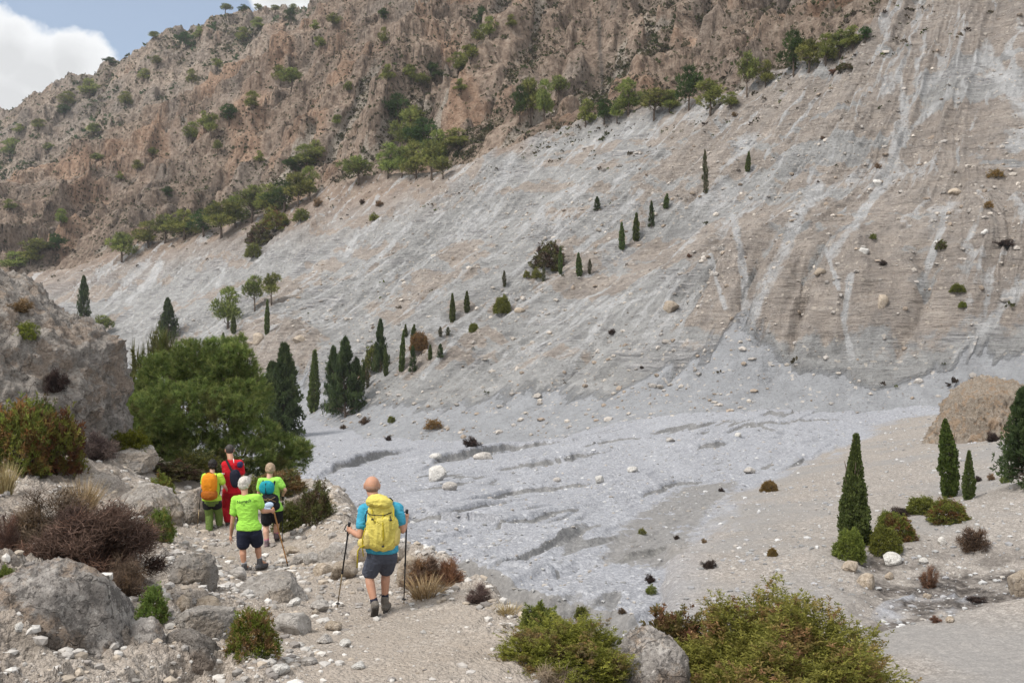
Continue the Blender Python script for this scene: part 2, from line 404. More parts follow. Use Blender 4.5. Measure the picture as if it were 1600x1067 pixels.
def make_cliff():
    S = Sheet(-0.60, 0.60, 1150, np.concatenate([np.linspace(72, 240, 760), np.linspace(241, 400, 140)]))
    base = TPS([P(*p) for p in [
        (1430,645,93),(1200,650,95.5),(1000,660,98),(850,692,103),(700,705,108),(620,700,112),(560,685,122),(490,662,142),(450,640,165),
        (1200,400,127),(1000,400,150),(1450,400,108),(800,450,165),(650,560,152),(560,610,148),(700,400,205),(500,480,220),(600,400,235),
        (360,520,232),(200,520,285),(400,560,195),(300,450,292),
        (1360,60,172),(1180,150,190),(1010,187,214),(910,200,228),(800,235,240),(700,280,265),(560,290,295),(450,330,310),(300,376,330),(180,402,345),(100,430,350),(0,430,360),
        (1600,575,92),(1600,300,122),(1600,0,160),(1450,10,172),(1500,-100,185),(1750,500,88),(1750,0,150),
        (1430,690,78),(1000,720,80),(700,760,85),(450,720,130),(100,560,290),(-100,520,300)]], lam=0.02)
    Zb = base(S.X, S.Y)
    q = fall_coord(base, -230, 120, 70, 400, 14.0)(S.X, S.Y)
    A = S.X/S.Y*F+CX; B = CY-Zb/S.Y*F
    toe = np.interp(A, [400,490,620,850,1000,1200,1430,1600,1800], [-10,-12.0,-12.2,-10.8,-8.2,-7.3,-6.7,-5.0,-3])
    hgt = Zb-toe
    # gullies along the fall line
    wq = q+2.6*fbm(S.X*0.035, S.Y*0.035, 1., 4)+1.6*fbm(q*0.1, Zb*0.12, 7., 4)
    amp = sstep(1, 9, hgt)
    right = sstep(900, 1150, A)
    g1 = ridged(wq*0.055, Zb*0.010, 2.0, 2)
    g2 = ridged(wq*0.17, Zb*0.02, 3.0, 3)
    g3 = ridged(wq*0.55, Zb*0.045, 4.0, 3)
    # relief is strong where the beds are cemented, faint on the loose scree
    cem = sstep(-0.16, 0.22, fbm(S.X*0.028, S.Y*0.028, Zb*0.05, 4)+0.12*right)
    Z = Zb+amp*(2.6*g1+(0.7+1.3*cem)*g2+(0.25+0.45*cem)*g3)
    # buttresses of brown cemented gravel low on the right
    bz = sstep(1060, 1150, A)*(1-sstep(1460, 1540, A))*np.exp(-((B-475)/70.0)**2)
    but = np.abs(np.sin(wq*0.42+0.9*fbm(wq*0.12, Zb*0.06, 41., 3)*3.0))**0.6
    Z = Z+bz*(3.2*but-0.9)
    bz2 = np.exp(-((A-425)/75)**2-((B-560)/42)**2)
    Z = Z+bz2*(2.2*np.abs(np.sin(wq*0.22))**0.6+1.2)
    # beds: small steps at constant height
    zz = Zb+0.035*S.X+1.0*fbm(S.X*0.03, S.Y*0.03, 3., 3)
    st = fbm(zz*0.55, S.X*0.012, S.Y*0.012, 4, 0.6)
    stm = cem*amp*sstep(-0.25, 0.15, fbm(S.X*0.05, S.Y*0.05, Zb*0.03+9., 3)+0.15)
    Z = Z+1.35*stm*st+0.16*stm*fbm(zz*2.4, S.X*0.10, S.Y*0.10, 3, 0.6)
    Z = Z+amp*(0.9*fbm(S.X*0.16, S.Y*0.16, Zb*.1, 4)+0.55*ridged(wq*0.35, Zb*0.16, 6., 4)*(0.3+0.7*cem)+0.22*ridged(S.X*0.9, S.Y*0.9, 7., 3))+0.05*fbm(S.X*2, S.Y*2, 7., 2)
    S.Z = Z
    for w, dep, poly in [(0.6, 1.5, [(1264,440),(1250,482),(1234,535)]), (0.7, 1.4, [(1352,428),(1336,466)]), (0.7, 1.4, [(1365,426),(1352,462)]), (0.7, 1.6, [(1448,438),(1432,480),(1412,522),(1403,546)]),
        (0.55, 1.2, [(1318,446),(1323,498),(1306,545)]), (0.8, 1.5, [(1184,534),(1192,500)]), (0.8, 1.2, [(1288,520),(1276,552)]), (0.8, 1.3, [(930,544),(912,562),(892,582),(874,598)]), (0.9, 1.2, [(1215,560),(1200,590)]), (0.8, 1.0, [(960,560),(940,590)]),
        (0.8, 1.2, [(1065,566),(1035,600)]), (0.8, 0.5, [(1165,360),(1163,450),(1165,520)]), (0.9, 0.5, [(1405,112),(1412,215),(1382,285)]), (0.8, 0.5, [(1280,290),(1222,400),(1166,520)]),
        (1.2, 1.6, [(450,545),(435,590)]), (1.2, 1.6, [(478,545),(470,585)]), (1.0, 1.4, [(415,545),(405,580)])]:
        q_ = [S.hit(*c_) for c_ in poly]
        d_, _, t_ = polydist(S.X+0.5*fbm(S.X*.3, S.Y*.3, 3., 3), S.Y+0.9*fbm(S.X*.3, S.Y*.3, 5., 3), [(c_[0], c_[1]) for c_ in q_])
        Z = Z-dep*np.clip(1-d_/(w*1.2), 0, 1)*(0.6+0.4*np.sin(t_*math.pi))
    S.Z = Z
    # behind the crest the surface falls away
    rim = pxpoly([(0,425,352),(100,428,350),(180,402,345),(300,376,330),(450,330,310),(560,290,295),(700,281,265),(760,262,250),(800,240,240),(910,198,228),(1010,187,214),(1100,172,201),(1180,150,190),(1270,105,180),(1360,60,172),(1400,15,174),(1500,-100,185),(1600,-200,195)])
    rd, rsd, _ = polydist(S.X, S.Y, rim[::-1])
    back = np.clip(rsd, 0, None)
    Z = np.where(back > 0, Z-0.6*back-0.0*back, Z)
    Z = np.where(back > 0, np.minimum(Z, np.interp(A, [0,100,180,300,450,560,700,800,910,1010,1180,1360,1500,1800], [23,24,29,33,41,46,43,45,49,48,47,52,110,130])+3), Z)
    S.Z = Z
    # ---- albedo masks
    D = lambda poly, w: np.clip(1-scrdist(S, poly)[0]/w, 0, 1)
    chute = np.zeros(Z.shape)
    wob = 1+0.9*fbm(A*0.045, B*0.045, 1., 3)
    for w, poly in [
        (9, [(1405,112),(1416,180),(1412,215),(1395,250),(1382,285)]), (6, [(1480,150),(1440,185),(1412,215)]), (12, [(1412,200),(1395,250),(1384,280)]),
        (9, [(1382,285),(1342,340),(1300,395)]), (12, [(1280,290),(1250,330),(1222,400),(1184,470),(1166,520)]), (7, [(1145,340),(1158,390),(1163,450),(1165,520),(1160,560)]),
        (10, [(800,242),(795,270),(742,330),(718,372)]), (20, [(1540,85),(1570,125),(1600,170)]), (14, [(1600,440),(1560,490),(1500,560),(1420,625)]),
        (5, [(640,350),(610,385),(560,430)]), (5, [(1060,440),(1040,470),(1010,520)]), (5, [(1110,400),(1120,440),(1132,480)]),
        (5, [(900,330),(860,380),(800,430)]), (6, [(1000,300),(960,345),(900,395)]), (7, [(1480,330),(1455,400),(1440,450)]), (5, [(1290,390),(1310,450)]),
        (7, [(250,410),(235,440),(200,470)]), (6, [(350,420),(340,445)]), (5, [(770,470),(720,520),(660,590)]), (6, [(960,470),(900,560),(860,640)]),
        (5, [(560,360),(540,400)]), (5, [(1085,560),(1060,600)]), (6,[(1330,430),(1318,500),(1330,560)])]:
        chute = np.maximum(chute, D(poly, w*1.7*wob)**1.3*(0.6+0.5*sstep(-0.3, 0.2, fbm(A*0.03, B*0.03, 6., 3))))
    fine = sstep(0.40, 0.80, ridged(wq*0.22+0.5*fbm(S.X*.2, S.Y*.2, 2., 3), Zb*0.05, 31., 4)+0.5*fbm(S.X*0.07, S.Y*0.07, 3., 4))*amp*(1-bz)
    chute = np.clip(np.maximum(chute, 0.55*fine), 0, 1)
    th = 3.0+5.5*np.clip(fbm(wq*0.10, 0*Zb, 55., 3)+0.45, 0, 1.2)+3*np.exp(-((A-1155)/60)**2)
    talus = 1-sstep(0.35, 1.0, hgt/th+0.25*fbm(wq*0.6, Zb*0.1, 5., 3))
    tan = sstep(-0.14, 0.18, fbm(S.X*0.032, S.Y*0.032, zz*0.15, 5, 0.6)+0.16*right*sstep(0, 60, 560-B)-0.02-0.10*(1-right)*sstep(300, 520, B))*amp
    tan = np.clip(np.maximum(tan*0.9, np.maximum(bz*1.3*but, bz2*1.3)), 0, 1)
    tan = tan*(1-0.6*chute)
    brow = 0.6*np.exp(-np.clip(-rsd-0.5, 0, 100)/1.2)
    upper = (1-sstep(560, 790, A))*sstep(-20, 70, (A*-0.22+500)-B)
    upper = np.maximum(upper, 0.8*sstep(-8, 14, 255-B+8*fbm(A*.03, B*.03, 2., 3))*sstep(690, 760, A)*(1-sstep(800, 850, A)))
    S.mask = np.stack([tan, chute, talus, np.clip(np.maximum(upper, 0.65*brow), 0, 1)], -1)
    S.rsd = rsd
    S.cut = back > 25
    return S

# ---- the brown mountain behind the cliff and the far ridge
def make_mountain():
    S = Sheet(-0.60, 0.60, 1000, np.concatenate([np.linspace(165, 420, 620), np.linspace(421, 620, 240)]))
    base = TPS([P(*p) for p in [
        (187,398,345),(0,425,372),(0,350,410),(100,295,440),(200,243,465),(320,168,480),(430,98,480),(500,58,470),(560,22,465),(620,-20,462),(700,-90,470),
        (300,376,331),(450,331,311),(560,291,296),(700,281,266),(800,238,241),(910,199,229),(1010,188,215),(1180,152,191),(1360,62,173),
        (200,330,390),(300,250,405),(400,240,375),(450,150,415),(600,150,352),(560,230,325),(640,205,310),(700,120,340),(750,220,270),(800,100,305),(830,180,258),(950,130,262),
        (1000,50,290),(1100,100,235),(1250,0,240),(1250,80,207),(1400,10,178),(700,0,402),(850,0,355),(1000,-60,335),(1400,-120,280),(1600,-80,250),(1200,-150,330),
        (100,345,415),(480,290,330),(1300,200,165),(1000,260,190),(700,340,240),(400,420,290),(100,470,320),
        (-200,400,450),(-200,500,350),
        (200,275,560),(430,130,580),(560,60,560),(0,380,520),(700,-60,580),(900,-150,560),(1400,-250,420)]], lam=0.03)
    Zb = base(S.X, S.Y)
    A = S.X/S.Y*F+CX; B = CY-Zb/S.Y*F
    q = fall_coord(base, -300, 180, 165, 620, 80.0)(S.X, S.Y)
    rim = pxpoly([(0,425,352),(100,428,350),(180,402,345),(300,376,330),(450,330,310),(560,290,295),(700,281,265),(760,262,250),(800,240,240),(910,198,228),(1010,187,214),(1100,172,201),(1180,150,190),(1270,105,180),(1360,60,172),(1400,15,174),(1500,-100,185),(1600,-200,195)])
    rd, rsd, _ = polydist(S.X, S.Y, rim[::-1])
    amp = sstep(-2, 22, rsd)
    wx = S.X+9*fbm(S.X*0.02, S.Y*0.02, 1., 3); wy = S.Y+9*fbm(S.X*0.02, S.Y*0.02, 5., 3)
    r1 = ridged(q*0.022+0.3*fbm(S.X*.02, S.Y*.02, 4., 2), Zb*0.006, 2.0, 2)
    r2 = ridged(wx*0.035, wy*0.035, Zb*0.012, 5, 0.52)
    r3 = ridged(wx*0.11, wy*0.11, Zb*0.09, 5, 0.55)
    r4 = ridged(wx*0.4, wy*0.4, Zb*0.3, 4, 0.55)
    rocky = sstep(-0.12, 0.18, fbm(S.X*0.022, S.Y*0.022, Zb*0.02+3, 4))
    r15 = ridged(wx*0.018+0.4*r1, wy*0.018, Zb*0.02, 3, 0.5)
    wq = q+7*fbm(S.X*0.03, S.Y*0.03, 14., 3)
    c1 = fbm(wq*0.034, Zb*0.012, 23., 3); c2 = fbm(wq*0.085, Zb*0.03, 29., 3)
    crag = sstep(-0.02, 0.05, c1+0.05*fbm(S.X*0.25, S.Y*0.25, Zb*.2, 3)); crag2 = sstep(0.02, 0.08, c2+0.04*fbm(S.X*0.4, S.Y*0.4, Zb*.3, 3))
    rocky = np.clip(0.25*rocky+0.85*np.maximum(crag*0.9, crag2), 0, 1)
    Z = Zb+amp*(14.0*(r1-0.2)+8.0*(r15-0.2)+4.5*(r2-0.15)*(0.3+0.7*rocky)+1.7*(r3-0.1)*(0.15+1.0*rocky)+0.45*r4*(0.2+0.8*rocky)+7.0*crag*(0.7+0.8*np.maximum(c1, 0))+3.6*crag2)
    pin = np.maximum(ridged(wx*0.05+0.3*fbm(wx*.1, wy*.1, 2., 2), wy*0.05, Zb*0.01+31., 3, 0.45)-0.25, 0)
    rq = ridged(q*0.062+0.5*fbm(S.X*.04, S.Y*.04, 6., 3), Zb*0.012, 12.0, 3)
    Z = Z+amp*(5.0*pin**1.3*rocky+4.0*(rq-0.2)*(0.4+0.6*rocky))
    # named spurs and gullies seen in the photograph: tent shaped crests
    for h, w, poly in [
        (11, 13, [(860,40,325),(800,75,312),(745,120,298),(700,150,300),(712,190,290),(752,235,262)]),
        (13, 12, [(655,70,372),(620,130,350),(606,160,335),(590,210,318),(560,262,302)]),
        (9, 11, [(430,140,420),(372,200,400),(330,235,395)]),
        (8, 10, [(1140,10,262),(1120,85,232),(1150,140,205)]),
        (10, 12, [(300,255,405),(250,305,385),(190,365,360)]),
        (8, 9, [(400,190,400),(385,225,385)]),
        (8, 10, [(1040,70,270),(1000,120,245),(985,150,230)]),
        (-7, 6, [(940,20,310),(936,80,285),(945,150,245)]),
        (-7, 9, [(690,120,335),(660,180,310),(640,240,300)])]:
        pl = pxpoly(poly)
        d, sd, par = polydist(S.X+2.5*fbm(S.X*.08, S.Y*.08, 3., 3), S.Y+2.5*fbm(S.X*.08, S.Y*.08, 6., 3), pl)
        Z = Z+amp*h*np.clip(1-d/w, 0, 1)*(0.75+0.35*ridged(S.X*.12, S.Y*.12, 9., 3))
    # rock walls: steepen in bands
    t = Z*0.085+0.8*fbm(S.X*0.02, S.Y*0.02, 8., 3)
    fr = t-np.floor(t)
    Z = Z+amp*rocky*5.0*(sstep(0.3, 0.7, fr)-fr)
    Z = Z-amp*float(np.mean((Z-Zb)[amp > 0.9]))
    S.Z = np.where(rsd < -6, np.minimum(Z, Zb-4), Z)
    S.cut = rsd < -30
    orange = sstep(0.02, 0.3, fbm(S.X*0.03, S.Y*0.03, Zb*0.03+7., 4)+0.10*np.exp(-(scrdist(S, [(560,60),(420,130),(250,210),(130,280)])[0]/45)**2))
    grey = sstep(0.0, 0.35, fbm(S.X*0.035, S.Y*0.035, Zb*0.05+17., 4))
    veg = sstep(-0.15, 0.25, fbm(S.X*0.03, S.Y*0.03, 27., 4)-0.30*rocky+0.15)
    S.veg = veg*(1-0.75*np.maximum(crag, crag2)); S.crag = crag
    S.scree = sstep(0.25, 0.6, ridged(wq*0.045, Zb*0.006, 61., 3)+0.35*fbm(S.X*.05, S.Y*.05, 5., 4))*(1-0.9*np.maximum(crag, crag2))
    slot = np.clip(1-scrdist(S, [(936,30),(938,90),(941,125),(941,155)])[0]/5, 0, 1)
    S.mask = np.stack([np.clip(orange*rocky+0.25*rocky, 0, 1), np.clip(grey*(0.4+0.6*rocky), 0, 1), S.veg, slot], -1)
    return S

def make_ridge():
    S = Sheet(-0.62, 0.25, 900, np.linspace(500, 900, 420))
    base = TPS([P(*p) for p in [
        (-200,300,760),(-60,190,755),(0,163,750),(60,140,735),(130,112,722),(190,82,710),(240,58,700),(285,42,695),(330,17,690),(380,10,690),(440,14,680),(480,8,670),(520,-10,660),(640,-70,650),(900,-120,650),
        (0,360,520),(100,310,530),(200,260,540),(320,190,545),(430,130,545),(560,60,545),(0,250,630),(200,150,640),(400,60,620),(-200,380,600),
        (0,200,900),(200,130,880),(330,60,850),(480,50,850),(700,0,850),(-200,260,900)]], lam=0.05)
    Zb = base(S.X, S.Y)
    wx = S.X+14*fbm(S.X*0.013, S.Y*0.013, 1., 3); wy = S.Y+14*fbm(S.X*0.013, S.Y*0.013, 5., 3)
    r1 = ridged(S.X*0.018+S.Y*0.006, S.Y*0.004, 2.0, 3)
    r2 = ridged(wx*0.035, wy*0.03, 3.0, 5, 0.55)
    r3 = ridged(wx*0.12, wy*0.12, Zb*0.05, 4, 0.55)
    pin = np.maximum(ridged(wx*0.03, wy*0.022, 31., 3, 0.45)-0.2, 0)
    Z = Zb+9*(r1-0.2)+10*(r2-0.2)+4.5*r3+4*pin**1.3+0.9*ridged(S.X*.4, S.Y*.4, 2., 3)
    c1 = fbm(wx*0.03, wy*0.009, 23., 4); crag = sstep(-0.02, 0.05, c1); Z = Z+5*crag*(0.7+np.maximum(c1, 0))
    t = Z*0.06+0.8*fbm(S.X*0.012, S.Y*0.012, 8., 3); fr = t-np.floor(t)
    Z = Z+5.0*(sstep(0.3, 0.7, fr)-fr)
    Z = Z-float(np.mean(Z-Zb))-10.0
    S.Z = Z
    orange = sstep(0.05, 0.35, fbm(S.X*0.02, S.Y*0.02, Zb*0.02+7., 4))
    grey = sstep(-0.15, 0.25, fbm(S.X*0.02, S.Y*0.02, Zb*0.03+17., 4))
    veg = sstep(-0.15, 0.25, fbm(S.X*0.018, S.Y*0.018, 27., 4))
    S.veg = veg
    S.veg = veg*(1-.7*crag); S.mask = np.stack([orange*0.7*crag, grey, S.veg, 0*veg], -1)
    return S

# ------------------------------------------------------------------ terrain materials
def mat_ground():
    g = G('trail_ground', 0.95, 0.15); p = g.pos
    c, dark = g.attr('mask'); path, left, warm = g.sep(c)
    n = g.noise(p, 1.3, 6, 0.6); n2 = g.noise(p, 9, 6, 0.65); n3 = g.noise(p, 45, 3, 0.6)
    v = g.voro(p, 26, 'Color'); vd = g.voro(p, 26); v2 = g.voro(p, 70, 'Color'); v2d = g.voro(p, 70)
    peb = g.sep(v)[0]; peb2 = g.sep(v2)[1]
    grey = g.ramp(n2, [(0.25, (.220,.193,.166)), (0.5, (.319,.281,.244)), (0.75, (.440,.391,.342))])
    tan = g.ramp(n2, [(0.25, (.204,.157,.117)), (0.5, (.308,.247,.190)), (0.75, (.424,.350,.275))])
    col = g.mix(g.math('MULTIPLY', warm, 0.75), grey, tan)
    pc = g.ramp(peb, [(0, (.154,.134,.114)), (0.45, (.319,.281,.244)), (0.8, (.484,.433,.380)), (1, (.660,.597,.532))])
    pc2 = g.ramp(peb2, [(0, (.165,.142,.121)), (0.5, (.330,.291,.254)), (1, (.594,.536,.475))])
    col = g.mix(g.math('MULTIPLY', g.ramp(g.noise(p, 2.2, 3), [(0.4, 0.0), (0.6, 1.0)]), 0.75), col, pc)
    col = g.mix(0.4, col, pc2)
    dust = g.ramp(n, [(0.3, (.281,.240,.201)), (0.7, (.363,.316,.271))])
    col = g.mix(g.math('MULTIPLY', path, g.ramp(g.noise(p, 0.9, 3), [(0.40, 0.1), (0.62, 0.75)])), col, dust)
    # dark lichen on the craggy slope
    lich = g.math('MULTIPLY', g.ramp(g.noise(p, 4.0, 7, 0.7), [(0.52, 0), (0.62, 1)]), g.math('MULTIPLY', left, 0.75))
    col = g.mix(lich, col, g.ramp(n3, [(0.3, (.110,.098,.085)), (0.7, (.231,.201,.171))]))
    col = g.mix(g.math('MULTIPLY', dark, 0.45), col, (.176,.144,.119))
    g.color(col)
    h = g.math('ADD', g.math('MULTIPLY', g.math('SUBTRACT', 0.8, vd), 0.6), g.math('ADD', g.math('MULTIPLY', g.math('SUBTRACT', 0.8, v2d), 0.25), g.math('MULTIPLY', n2, 0.9)))
    g.bump(h, 0.05, 0.9)
    return g.m

def mat_wash():
    g = G('river_gravel', 0.95, 0.15); p = g.pos
    c, step_shade = g.attr('mask'); bank, soil, scar = g.sep(c)
    fp = g.scale(p, (1, 1, 1))
    rot = g.n('ShaderNodeMapping'); g.lk(p, rot.inputs[0]); rot.inputs['Rotation'].default_value = (0, 0, R(-28)); rot.inputs['Scale'].default_value = (1.0, 0.13, 1)
    st = rot.outputs[0]
    n1 = g.noise(st, 0.35, 6, 0.6); n2 = g.noise(st, 1.6, 5, 0.65); n3 = g.noise(p, 6, 5, 0.7); n4 = g.noise(p, 0.12, 3)
    bed = g.ramp(n1, [(0.3, (.235,.240,.265)), (0.5, (.278,.286,.313)), (0.72, (.331,.339,.367))])
    bed = g.mix(g.ramp(n2, [(0.45, 0.0), (0.7, 0.55)]), bed, (.206,.207,.214))
    v = g.sep(g.voro(p, 7, 'Color'))[0]
    pb = g.ramp(v, [(0, (.163,.166,.182)), (0.6, (.278,.285,.310)), (0.9, (.403,.409,.436)), (1, (.632,.643,.669))])
    bed = g.mix(0.45, bed, pb)
    v3 = g.sep(g.voro(p, 22, 'Color'))[0]
    bed = g.mix(0.3, bed, g.ramp(v3, [(0, (.153,.156,.173)), (0.6, (.278,.283,.304)), (1, (.555,.566,.588))]))
    bk = g.ramp(g.noise(p, 0.5, 5, 0.65), [(0.3, (.207,.188,.170)), (0.5, (.260,.236,.213)), (0.7, (.317,.280,.248))])
    vb = g.sep(g.voro(p, 11, 'Color'))[1]; vc = g.sep(g.voro(p, 30, 'Color'))[2]
    bk = g.mix(0.5, bk, g.ramp(vb, [(0, (.141,.123,.109)), (0.5, (.246,.223,.204)), (0.88, (.370,.337,.304)), (1, (.546,.507,.470))]))
    bk = g.mix(0.35, bk, g.ramp(vc, [(0, (.123,.109,.096)), (0.5, (.255,.232,.209)), (1, (.528,.490,.452))]))
    gp = g.ramp(g.noise(p, 0.16, 3), [(0.50, 0.0), (0.62, 0.6)])
    bk = g.mix(gp, bk, (.233,.229,.226))
    col = g.mix(bank, bed, bk)
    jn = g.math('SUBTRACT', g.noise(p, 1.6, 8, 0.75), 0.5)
    step_shade = g.ramp(g.math('ADD', step_shade, g.math('MULTIPLY', jn, 0.9)), [(0.36, 0.0), (0.52, 1.0)])
    scar = g.ramp(g.math('ADD', scar, g.math('MULTIPLY', jn, 1.1)), [(0.36, 0.0), (0.54, 1.0)])
    sc = g.ramp(n3, [(0.3, (.13,.123,.113)), (0.7, (.25,.238,.222))])
    col = g.mix(g.math('MULTIPLY', scar, 0.75), col, sc)
    col = g.mix(g.math('MULTIPLY', step_shade, 0.75), col, g.ramp(n3, [(0.35, (.09,.087,.083)), (0.65, (.215,.21,.20))]))  # shaded scarp faces painted dark into the gravel colour
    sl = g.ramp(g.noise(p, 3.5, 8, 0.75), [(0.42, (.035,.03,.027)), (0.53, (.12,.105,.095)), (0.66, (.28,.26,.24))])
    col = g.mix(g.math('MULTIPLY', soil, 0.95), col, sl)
    g.color(col)
    h = g.math('ADD', g.math('MULTIPLY', n3, 0.7), g.math('ADD', g.math('MULTIPLY', v, 0.35), g.math('MULTIPLY', n2, 1.2)))
    g.bump(h, 0.10, 0.8)
    return g.m

def mat_cliff():
    g = G('scree_cliff', 0.95, 0.12); p = g.pos
    c, upper = g.attr('mask'); tan, chute, talus = g.sep(c)
    dist = g.n('ShaderNodeVectorMath', operation='ADD'); g.lk(p, dist.inputs[0])
    nz = g.n('ShaderNodeTexNoise'); g.lk(p, nz.inputs['Vector']); nz.inputs['Scale'].default_value = 0.06; nz.inputs['Detail'].default_value = 3
    sc_ = g.n('ShaderNodeVectorMath', operation='SCALE'); g.lk(nz.outputs['Color'], sc_.inputs[0]); sc_.inputs['Scale'].default_value = 1.6
    g.lk(sc_.outputs[0], dist.inputs[1]); wp = dist.outputs[0]
    def crisp(m, amt=0.55, w=0.09, c=0.5, sc=0.55):
        e = g.noise(p, sc, 8, 0.7)
        return g.ramp(g.math('ADD', m, g.math('MULTIPLY', g.math('SUBTRACT', e, 0.5), amt*2)), [(c-w, 0.0), (c+w, 1.0)])
    tan = crisp(tan, 0.6, 0.08, 0.46, 0.40); chute = crisp(chute, 0.45, 0.12, 0.42, 0.9); talus = crisp(talus, 0.4, 0.12, 0.5, 0.5)
    beds = g.noise(g.scale(wp, (0.16, 0.16, 1.0)), 1.0, 7, 0.72)
    beds2 = g.noise(g.scale(wp, (0.30, 0.30, 3.2)), 1.0, 5, 0.7)
    n = g.noise(p, 0.5, 7, 0.65); n2 = g.noise(p, 2.2, 6, 0.7); n0 = g.noise(p, 0.05, 4, 0.6)
    sgr = g.noise(g.scale(p, (0.5, 0.5, 0.5)), 1.0, 8, 0.72)
    bfac = g.math('ADD', g.math('MULTIPLY', beds, 0.45), g.math('MULTIPLY', sgr, 0.55))
    grey = g.ramp(bfac, [(0.28, (.19,.187,.185)), (0.42, (.29,.288,.286)), (0.54, (.375,.373,.37)), (0.70, (.50,.496,.49))])
    tanc = g.ramp(bfac, [(0.30, (.20,.163,.137)), (0.43, (.312,.264,.228)), (0.55, (.388,.335,.293)), (0.72, (.49,.437,.39))])
    col = g.mix(g.math('MULTIPLY', tan, g.ramp(n, [(0.3, .6), (0.6, .95)])), grey, tanc)
    col = g.mix(g.math('MULTIPLY', g.math('ADD', 0.25, g.math('MULTIPLY', tan, 0.75)), g.ramp(beds2, [(0.37, 0.62), (0.45, 0.0)])), col, (.162,.142,.123))
    col = g.mix(g.ramp(beds2, [(0.58, 0.0), (0.72, 0.4)]), col, (.578,.542,.505))
    blu = g.ramp(g.noise(g.scale(wp, (0.05, 0.05, 0.22)), 1.0, 6, 0.65), [(0.545, 0.0), (0.58, 0.9)])
    col = g.mix(g.math('MULTIPLY', blu, g.math('SUBTRACT', 1.0, tan)), col, g.ramp(beds2, [(0.36, (.147,.146,.148)), (0.5, (.296,.293,.296)), (0.64, (.498,.484,.480))]))
    br = g.ramp(g.noise(p, 0.25, 7, 0.7), [(0.3, (.189,.136,.101)), (0.5, (.303,.222,.168)), (0.7, (.416,.329,.259))])
    md = g.noise(p, 0.16, 8, 0.72)
    col = g.mix(1.0, col, g.ramp(md, [(0.3, .80), (0.5, 1.0), (0.7, 1.15)]), 'MULTIPLY')
    col = g.mix(g.math('MULTIPLY', upper, 0.85), col, br)
    ch = g.ramp(n, [(0.3, (.40,.40,.405)), (0.7, (.58,.58,.585))])
    col = g.mix(g.math('MULTIPLY', chute, g.ramp(g.noise(p, 0.7, 7, 0.7), [(0.33, 0.35), (0.55, 0.92)])), col, ch)
    tl = g.ramp(n, [(0.3, (.255,.262,.277)), (0.7, (.356,.366,.388))])
    col = g.mix(g.math('MULTIPLY', talus, 0.9), col, tl)
    col = g.mix(g.ramp(n2, [(0.30, 0.7), (0.43, 0.0)]), col, (.155,.136,.123))
    col = g.mix(g.ramp(n2, [(0.60, 0.0), (0.75, 0.5)]), col, (.593,.549,.505))
    vs = g.sep(g.voro(p, 3.2, 'Color'))[0]
    col = g.mix(g.ramp(vs, [(0.97, 0.0), (0.985, 0.45)]), col, (.713,.632,.542))
    g.color(col)
    h = g.math('ADD', g.math('MULTIPLY', beds, g.math('SUBTRACT', 1.6, g.math('MULTIPLY', talus, 1.5))), g.math('ADD', g.math('MULTIPLY', n2, 0.5), g.math('MULTIPLY', beds2, 0.5)))
    g.bump(h, 1.1, 1.0)
    return g.m

